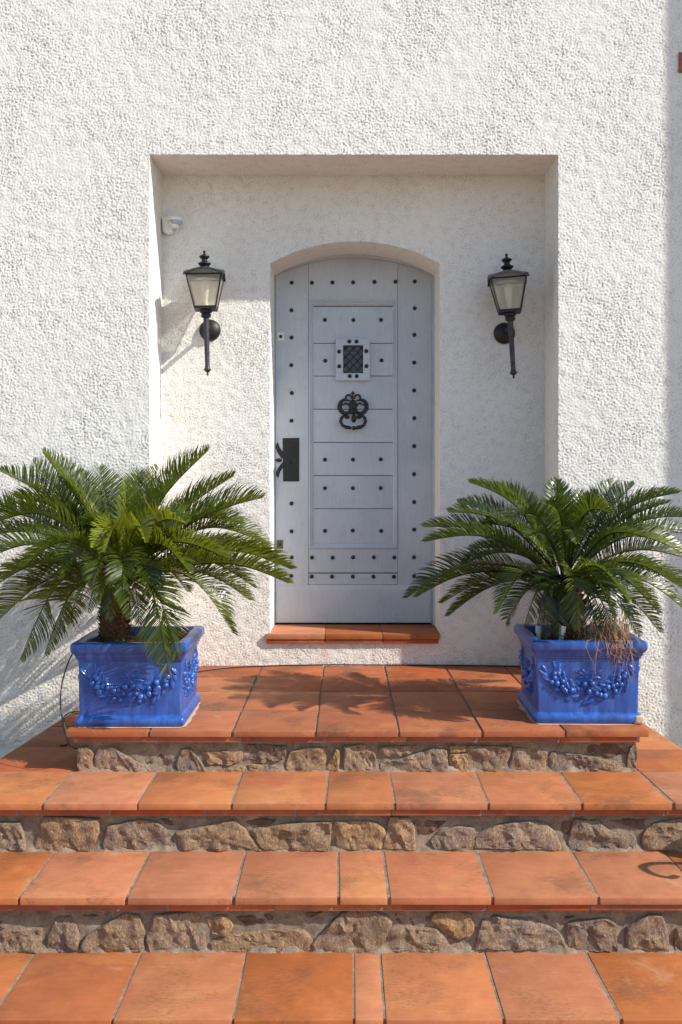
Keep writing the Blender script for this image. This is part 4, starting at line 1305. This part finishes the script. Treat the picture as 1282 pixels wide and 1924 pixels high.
# ------------------------------------------------------------------ cycad palms
def frond_mesh(base, ctrl, tip, leaf_len, seed_, young=False, stiff=0.0, dens=1.0, lw=.0052):
    r = random.Random(seed_)
    m_ = MB(base)
    base, ctrl, tip = Vector(base), Vector(ctrl), Vector(tip)
    # arching cubic through base, ctrl and tip
    c1_ = base + (ctrl - base) * .95; c2_ = ctrl + (tip - ctrl) * .22
    def B(t_): 
        a_ = 1 - t_
        return base * a_ ** 3 + c1_ * 3 * a_ * a_ * t_ + c2_ * 3 * a_ * t_ * t_ + tip * t_ ** 3
    NP = 22
    pts = [B(i / NP) for i in range(NP + 1)]
    L = sum((pts[i + 1] - pts[i]).length for i in range(NP))
    m_.tube(pts, [.0048 * (1 - .78 * i / NP) for i in range(NP + 1)], 5, mi=1)
    rad0 = Vector((tip.x - base.x, tip.y - base.y, 0))
    if rad0.length > .01: rad0.normalize()
    n_l = max(20, int(L / .0068 * dens))
    twist = r.uniform(-.35, .35)
    for i in range(n_l):
        s_ = (i + .5) / n_l
        t_ = .10 + .90 * s_
        p = B(t_); T = (B(min(1, t_ + .01)) - B(max(0, t_ - .01))).normalized()
        up = Vector((0, 0, 1)) * 1.0 - rad0 * .55
        Nn = up - T * up.dot(T)
        if Nn.length < .05: Nn = -rad0 - T * (-rad0).dot(T)
        Nn.normalize(); Sd = T.cross(Nn)
        Nn, Sd = Nn * math.cos(twist) + Sd * math.sin(twist), Sd * math.cos(twist) - Nn * math.sin(twist)
        prof = min(1, .30 + 2.6 * s_) * (1 - .80 * max(0, (s_ - .62) / .38) ** 1.6)
        ln0 = leaf_len * prof
        fwd = math.radians(24 + 30 * s_ ** 1.6)       # lean towards the tip
        if young: fwd = math.radians(48)
        for sg in (1, -1):
            if r.random() < .045: continue
            ln = ln0 * r.uniform(.90, 1.06)
            v_up = (.55 if not young else .8) + r.uniform(-.07, .07)
            d = (Sd * sg * math.cos(fwd) + T * math.sin(fwd))
            d = (d * math.cos(v_up) + Nn * math.sin(v_up)).normalized()
            d = (d + Vector((r.gauss(0, .05), r.gauss(0, .05), r.gauss(0, .05)))).normalized()
            bend = Nn * (-.30 + stiff) + Vector((0, 0, -.10)) + T * .12
            wv = (T - d * T.dot(d)).normalized()
            q0 = p + Nn * .001
            q1 = q0 + d * ln * .35
            d2 = (d + bend * .45).normalized(); q2 = q1 + d2 * ln * .35
            d3 = (d2 + bend * .65).normalized(); q3 = q2 + d3 * ln * .33
            w = lw * r.uniform(.85, 1.1)
            m_.add([q0 - wv * w * .35, q0 + wv * w * .35, q1 - wv * w * .5, q1 + wv * w * .5, q2 - wv * w * .42, q2 + wv * w * .42, q3],
                   [(0, 1, 3, 2), (2, 3, 5, 4), (4, 5, 6)], 0)
    return m_

def palm(x, y, z, list_, label, cx_px, cy_px, ll, dens, lw, trunk_px, seed0, deep):
    root = thing('cycad_palm', label, 'palm', (x, y, .27), 'cycad palms in the blue planters')
    RO = Vector((x, y, .27))
    for i, f_ in enumerate(list_):
        tx, ty, td, kx, ky, kd = f_[:6]
        tone = f_[6] if len(f_) > 6 else ''
        tip = W(tx, ty, y + td); ctl = W(kx, ky, y + kd)
        b = Vector((x, y, z)) + Vector(((kx - cx_px) * .00018, max(-.04, min(.05, kd * .3)), random.uniform(-.02, .02)))
        L = (tip - b).length
        lf = ll * (.80 if 'y' in tone else 1) * min(1.05, .55 + L * .85) * (.78 if 's' in tone else 1)
        m_ = frond_mesh(b, ctl, tip, lf, seed0 + i, young='y' in tone, dens=dens, lw=lw, stiff=.1 if 'y' in tone else 0)
        mt = 'leaf_young' if 'y' in tone else ('leaf_deep' if (deep or 'd' in tone) and 'l' not in tone else 'leaf')
        me = m_.mesh('frond')
        ntu = 22 * 5 + 2; nf = len(me.polygons); tn = np.zeros(nf, np.float32)
        q_ = np.clip(np.random.default_rng(seed0 + i).normal(.5, .22, (nf - ntu) // 3 + 1), 0, 1).astype(np.float32)
        tn[ntu:] = np.repeat(q_, 3)[:nf - ntu]
        ta = me.attributes.new('tone', 'FLOAT', 'FACE'); ta.data.foreach_set('value', tn)
        o = obj('frond', me, [mt, 'rachis'], root, tuple(Vector(m_.o) - RO))
        if 'y' in tone: o['label'] = 'young yellow-green frond'
    # trunk clad in old leaf bases
    m_ = MB(RO)
    rad, z0, z1, tx_ = trunk_px
    zs = np.linspace(z0, z1, 10)
    m_.lathe([(rad * (.80 + .24 * math.sin(math.pi * (k / 9) ** .8)), zz) for k, zz in enumerate(zs)], 18, (tx_, y, 0))
    rr = random.Random(seed0)
    for k in range(260):
        a_ = k * 2.39996; h_ = (k / 260); zz = z0 + (z1 - z0) * h_
        rd = rad * (.80 + .24 * math.sin(math.pi * h_ ** .8))
        d = Vector((math.cos(a_), math.sin(a_), 0)); p = Vector((tx_, y, zz)) + d * rd * .92
        ln = rr.uniform(.018, .034); s_ = d.cross(Vector((0, 0, 1)))
        e_ = p + d * ln * .75 + Vector((0, 0, ln * rr.uniform(.1, .8)))
        w = rr.uniform(.004, .008)
        m_.add([p - s_ * w + Vector((0, 0, -.004)), p + s_ * w + Vector((0, 0, -.004)), p + Vector((0, 0, .007)), e_], [(0, 1, 3), (1, 2, 3), (2, 0, 3)])
    o = m_.build('trunk', 'trunk'); o.parent = root; o.location = Vector(o.location) - RO
    return root

LF = [(0, 885, .22, 118, 940, .15), (80, 850, .12, 160, 950, .08), (62, 868, .34, 150, 965, .2), (148, 885, .36, 190, 975, .2), (186, 878, .34, 210, 970, .18),
      (236, 902, .10, 240, 1000, .06, 'y'), (262, 888, .36, 252, 980, .18), (298, 878, .40, 262, 975, .22), (392, 846, .05, 285, 945, .04), (442, 893, .16, 318, 968, .12),
      (494, 935, -.06, 365, 965, -.04), (500, 1022, .12, 372, 962, .08), (522, 1062, .28, 400, 1000, .15), (542, 1096, -.12, 420, 1040, -.08), (548, 1070, .08, 420, 1012, .04),
      (470, 1128, .22, 380, 1060, .15), (438, 1190, -.12, 352, 1045, -.10), (318, 1268, -.34, 282, 1050, -.28), (38, 1238, -.18, 115, 1050, -.14), (84, 1228, .05, 140, 1070, .02),
      (-45, 1128, -.26, 90, 1025, -.2), (-70, 1075, -.12, 80, 990, -.08), (-60, 1015, .14, 85, 980, .1), (-60, 955, .26, 95, 965, .18), (-30, 992, -.02, 98, 935, 0),
      (-15, 1178, .16, 100, 1060, .1), (196, 1040, -.32, 222, 955, -.20, 'y'), (262, 1115, -.30, 246, 1000, -.16, 'ys'), (188, 1130, -.36, 205, 1025, -.22, 's'), (128, 1170, .28, 160, 1070, .16),
      (352, 1112, .30, 300, 1040, .18), (424, 1048, -.28, 312, 995, -.20), (45, 1065, -.30, 135, 985, -.22), (330, 1000, -.20, 285, 985, -.12, 's'), (160, 985, -.12, 195, 970, -.1, 's'), (110, 900, .05, 175, 960, .04),
      (150, 1130, -.30, 185, 1020, -.2, 's'), (245, 1160, -.34, 240, 1030, -.24, 's'), (120, 1085, -.30, 165, 1000, -.22), (355, 1075, -.34, 290, 990, -.22, 's'), (175, 1100, -.38, 200, 1010, -.25, 's'),
      (285, 1120, -.30, 262, 1020, -.22, 's'), (205, 1165, -.30, 212, 1040, -.24, 's'), (262, 1172, -.24, 250, 1040, -.20, 's'), (165, 1150, -.10, 190, 1040, -.1, 's'), (300, 1160, -.16, 270, 1050, -.12, 's'), (335, 1235, -.30, 285, 1060, -.24),
      (230, 1130, -.38, 232, 1010, -.28, 's'), (275, 1020, -.34, 258, 960, -.2, 'ys'), (175, 1030, -.34, 205, 965, -.2, 'ys'), (350, 985, -.24, 292, 960, -.15, 'y'), (60, 1110, .12, 130, 1010, .08), (30, 935, .10, 130, 950, .08), (455, 985, .05, 345, 955, .03), (350, 875, .22, 290, 955, .12), (480, 1105, .02, 370, 1025, .02),
      (300, 925, .56, 262, 985, .30), (215, 935, .58, 225, 985, .32), (352, 985, .54, 290, 990, .30), (160, 965, .55, 195, 985, .30), (118, 1015, .52, 175, 1000, .28), (318, 1045, .52, 280, 1020, .3),
      (385, 1060, .46, 310, 1010, .26), (255, 1000, .60, 240, 1000, .35), (90, 1080, .42, 150, 1020, .24)]
palm(-.890, LP[1] - .0, .530, LF, 'cycad palm in the left planter, with long spiky fronds and a scaly trunk', 225, 1085, .138, 1.08, .0053, (.054, .27, .495, -.912), 100, False)
RF = [(882, 906, .14, 985, 940, .1), (922, 912, .24, 1000, 945, .14), (945, 916, .36, 1012, 950, .2), (844, 962, .04, 955, 965, .04), (862, 944, .24, 960, 968, .16),
      (796, 990, .05, 930, 985, .04), (799, 1018, -.12, 925, 990, -.1), (950, 987, -.32, 1015, 938, -.20), (884, 1030, .16, 985, 1025, .1), (764, 1124, -.12, 890, 1035, -.1),
      (782, 1122, .12, 890, 1058, .1), (830, 1134, .16, 930, 1070, .12), (842, 1158, .10, 930, 1085, .08), (934, 1152, -.26, 985, 1050, -.2), (950, 1172, -.04, 995, 1090, -.02),
      (1022, 1198, -.10, 1022, 1090, -.10), (1086, 1182, -.34, 1078, 1045, -.26, 'l'), (1026, 946, -.22, 1058, 948, -.14), (1038, 902, .20, 1048, 980, .12), (1048, 903, .10, 1056, 985, .06),
      (1092, 922, .22, 1074, 992, .12, 'l'), (1108, 928, .34, 1085, 992, .2), (1158, 904, .26, 1112, 972, .16), (1192, 910, .18, 1130, 970, .1), (1276, 926, -.04, 1160, 945, -.02),
      (1258, 944, .14, 1150, 975, .1), (1148, 966, -.26, 1090, 940, -.18), (1086, 1022, -.28, 1074, 972, -.16, 's'), (1318, 972, .10, 1185, 965, .08), (1330, 1008, .24, 1180, 985, .16),
      (1305, 1052, -.06, 1172, 975, -.05, 'l'), (1340, 1066, .12, 1180, 1010, .1), (1335, 1135, .10, 1190, 1042, .08), (1285, 1108, -.20, 1180, 1035, -.16), (1295, 1152, -.06, 1190, 1062, -.05),
      (1238, 1152, -.30, 1150, 1050, -.22), (1240, 1188, .12, 1160, 1085, .08), (1152, 1158, -.36, 1115, 1055, -.26), (1202, 1196, .02, 1140, 1090, 0), (1130, 1216, -.16, 1105, 1095, -.12),
      (1180, 1130, -.40, 1120, 1040, -.28), (990, 1010, -.34, 1030, 985, -.2, 's'), (1075, 1150, .1, 1070, 1100, .06, 's'), (1010, 1150, .12, 1030, 1085, .08), (905, 985, .02, 985, 985, .02), (1215, 1010, -.16, 1135, 985, -.1),
      (1005, 1192, .02, 1030, 1090, .02, 'd'), (1050, 1208, -.14, 1048, 1090, -.1, 'd'), (985, 1178, .12, 1015, 1080, .08, 'd'), (1105, 1200, -.02, 1088, 1090, -.02, 'd'), (1160, 1200, -.16, 1120, 1090, -.12, 'd'),
      (1185, 1165, -.22, 1130, 1060, -.18), (1040, 1185, .14, 1045, 1090, .1, 'd'), (1075, 1212, .06, 1070, 1100, .04, 'd'), (1140, 1190, .16, 1110, 1085, .1, 'd'), (1265, 1020, .04, 1160, 985, .04), (1125, 925, .05, 1090, 985, .04), (870, 1060, -.10, 965, 1020, -.08)]
palm(.872, RP[1], .528, RF, 'denser cycad palm in the right planter, with short stiff dark green fronds', 1062, 1080, .106, 1.08, .0051, (.062, .27, .505, .885), 300, True)

# ------------------------------------------------------------------ small things in the planters
def leafy(center, n, r0, mat, name, label, cat, size):
    root_loc = center
    m_ = MB(center); rr = random.Random(5)
    for k in range(n):
        a_ = rr.uniform(0, 6.28); e_ = rr.uniform(.1, 1.3)
        d = Vector((math.cos(a_) * math.cos(e_), math.sin(a_) * math.cos(e_), math.sin(e_)))
        p = Vector(center) + d * r0 * rr.uniform(.4, 1)
        u = d.cross(Vector((0, 0, 1))).normalized(); w = u.cross(d)
        s_ = size * rr.uniform(.6, 1.2)
        m_.add([p - u * s_, p + (w - u) * s_ * .6, p + (w + u) * s_ * .6, p + u * s_, p - w * s_], [(0, 1, 2, 3), (0, 3, 4)])
        m_.tube([center, p], .0008, 3)
    o = m_.build(name, mat); o['label'] = label; o['category'] = cat
    return o
leafy(Vector((W(226, 1196, 3.66).x, 3.66, .292)), 34, .028, 'weed', 'seedling', 'small bright green seedling at the foot of the left palm trunk', 'plant', .006)
c = Vector((W(338, 1196, 3.80).x, 3.83, .305))
m_ = MB(c); rr = random.Random(8)
m_.ellip(c, [(.030, 0, 0), (0, .028, 0), (0, 0, .026)], 12, 8)
for k in range(160):
    d = Vector((rr.gauss(0, 1), rr.gauss(0, 1), abs(rr.gauss(0, 1)) - .2)).normalized()
    p = c + d * .025; s_ = d.cross(Vector((.3, .2, 1))).normalized() * .004
    m_.add([p - s_, p + s_, p + d * rr.uniform(.008, .016) + s_ * .5], [(0, 1, 2)])
o = m_.build('dried_moss', 'moss'); o['label'] = 'clump of rusty dried moss in the back right corner of the left planter'; o['category'] = 'moss'
# drip pipes in the right planter
for (px, py, Y, lean, ln, lab) in ((1012, 1180, 3.80, .0, .07, 'pale plastic watering tube furthest left in the right planter'),
                                   (1052, 1186, 3.70, .12, .085, 'pale plastic watering tube leaning in the middle of the right planter'),
                                   (1178, 1172, 3.72, .02, .09, 'watering tube with a dark lower half beside the dry grass')):
    p = W(px, py, Y); b = Vector((p.x, Y, .275)); tpt = Vector((p.x + lean * .1 + .002, Y + .004, .275 + ln))
    t_ = thing('watering_tube', lab, 'tube', tuple(b), 'watering tubes in the right planter')
    m_ = MB(); m_.tube([(0, 0, 0), tuple((tpt - b) * .62)], .0095, 12); m_.build('tube', 'pipe' if lean != .02 else 'iron', t_, smooth=40)
    m_ = MB(); m_.tube([tuple((tpt - b) * .60), tuple(tpt - b)], .0125, 12); m_.build('cap', 'pipe', t_, smooth=40)
# dry grass hanging over the rim
m_ = MB((W(1160, 1190, 3.7).x, 3.68, .31)); rr = random.Random(21)
fy = RP[1] - .2205
for k in range(60):
    x0 = W(rr.gauss(1158, 17), 0, 3.66).x; y0 = rr.uniform(fy + .02, fy + .12)
    x1 = x0 + rr.gauss(0, .012); x2 = x1 + rr.gauss(0.008, .022); dp_ = max(.01, rr.gammavariate(1.7, .032))
    top = Vector((x0, y0, rr.uniform(.31, .42)))
    pts = [top, Vector((x0 + rr.gauss(0, .012), (y0 + fy) / 2 + .01, top.z * .35 + .33 * .65)), Vector((x1, fy - .006, .320)), Vector((x1 + rr.gauss(0, .008), fy - .018 - rr.random() * .015, .300)),
           Vector(((x1 + x2) / 2 + rr.gauss(0, .010), fy - .020 - rr.random() * .02, .300 - dp_ * .5)), Vector((x2, fy - .012 - rr.random() * .02, .300 - dp_))]
    m_.tube(pts, [.0009, .0009, .0009, .0008, .0007, .0004], 3, caps=False)
for k in range(90):
    x0 = W(rr.gauss(1150, 22), 0, 3.66).x; y0 = rr.uniform(fy + .02, fy + .17)
    p = Vector((x0, y0, .285)); q = p + Vector((rr.gauss(0, .02), rr.gauss(-.01, .02), rr.uniform(.05, .15)))
    m_.tube([p, p.lerp(q, .5) + Vector((rr.gauss(0, .008), 0, .008)), q, q + Vector((rr.gauss(0, .02), rr.gauss(0, .015), -rr.uniform(0, .04)))], .0009, 3, caps=False)
o = m_.build('dry_grass', 'dry'); o['label'] = 'tuft of dry straw-coloured grass hanging over the rim of the right planter'; o['category'] = 'grass'; o['kind'] = 'stuff'

# ------------------------------------------------------------------ cables
def smoothline(pts, n=8):
    out = []
    P_ = [Vector(p) for p in pts]
    for i in range(len(P_) - 1):
        a_, b_, c_, d_ = P_[max(0, i - 1)], P_[i], P_[i + 1], P_[min(len(P_) - 1, i + 2)]
        for k in range(n):
            t_ = k / n
            out.append(.5 * ((2 * b_) + (c_ - a_) * t_ + (2 * a_ - 5 * b_ + 4 * c_ - d_) * t_ * t_ + (3 * b_ - a_ - 3 * c_ + d_) * t_ ** 3))
    return out + [P_[-1]]
def cx(cx_, cy_): return (cx_ / 3.205, 1180 + cy_ / 3.205)
pts = [Vector((-.85, 3.80, .292)), Vector((-.93, 3.83, .318))]
for (a_, b_, Y) in ((480, 88, 3.80), (438, 150, 3.73), (402, 235, 3.66), (374, 335, 3.60), (364, 440, 3.56), (374, 540, 3.53), (396, 615, 3.513), (402, 668, 3.508)):
    q = cx(a_, b_); pts.append(W(q[0], q[1], Y))
for (a_, b_, Y) in ((418, 700, 3.525), (440, 722, 3.55), (472, 727, 3.565)):
    q = cx(a_, b_); pts.append(W(q[0], q[1], Y))
m_ = MB(pts[0]); m_.tube(smoothline(pts), .0027, 6); o = m_.build('cable', 'cable', smooth=60)
o['label'] = 'black cable looping from the left planter down over the edge of the landing'; o['category'] = 'cable'
yb2 = 4.758
pts = [Vector((-.80, 4.20, .004)), Vector((-.78, 4.45, .004)), Vector((-.70, 4.60, .004)), Vector((-.55, 4.695, .004)), Vector((-.34, 4.742, .004)), Vector((-.10, yb2, .005)), Vector((.2, yb2, .004)), Vector((.5, 4.752, .004)), Vector((.75, 4.735, .004)), Vector((.9, 4.70, .004))]
m_ = MB(pts[0]); m_.tube(smoothline(pts), .003, 6); o = m_.build('cable', 'cable', smooth=60)
o['label'] = 'black cable lying along the foot of the wall below the door'; o['category'] = 'cable'
pts = []
for (a_, b_) in ((158, 1340), (146, 1338.5), (133, 1340), (122, 1346), (118, 1357), (122, 1375), (128, 1392), (124, 1401), (112, 1403)):
    Y = 1.085 * 1800 / (b_ - 900); q = W(a_, b_, Y); pts.append(Vector((q.x, q.y, Z2 + .0035)))
m_ = MB(pts[0]); m_.tube(smoothline(pts), .0027, 6); o = m_.build('cable', 'cable', smooth=60)
o['label'] = 'short black cable on the lower tiles left of the landing'; o['category'] = 'cable'

# ------------------------------------------------------------------ unseen iron railing, added to cast the hooked shadow on the steps
rl = thing('shadow_railing', 'unseen black iron railing with a curled end, added to cast a shadow on the steps', 'railing', (1.47, 3.0, Z3))
m_ = MB(); zz = -Z3
pts = [(.0, .10, 0), (.0, .05, .14 + 0), (0, -.02, .30), (0, -.07, .40), (0, -.12, .44), (0, -.165, .425), (0, -.175, .39), (0, -.15, .365)]
m_.tube(smoothline(pts, 6), .010, 8); m_.build('scroll', 'iron', rl, smooth=60)
m_ = MB(); m_.tube([(0, .10, 0), (0, .055, .30)], .012, 8); m_.ellip((0, .055, .31), [(.036, 0, 0), (0, .036, 0), (0, 0, .040)], 14, 10); m_.build('post', 'iron', rl, smooth=60)  # ball on the post added to throw a dark patch onto the tread
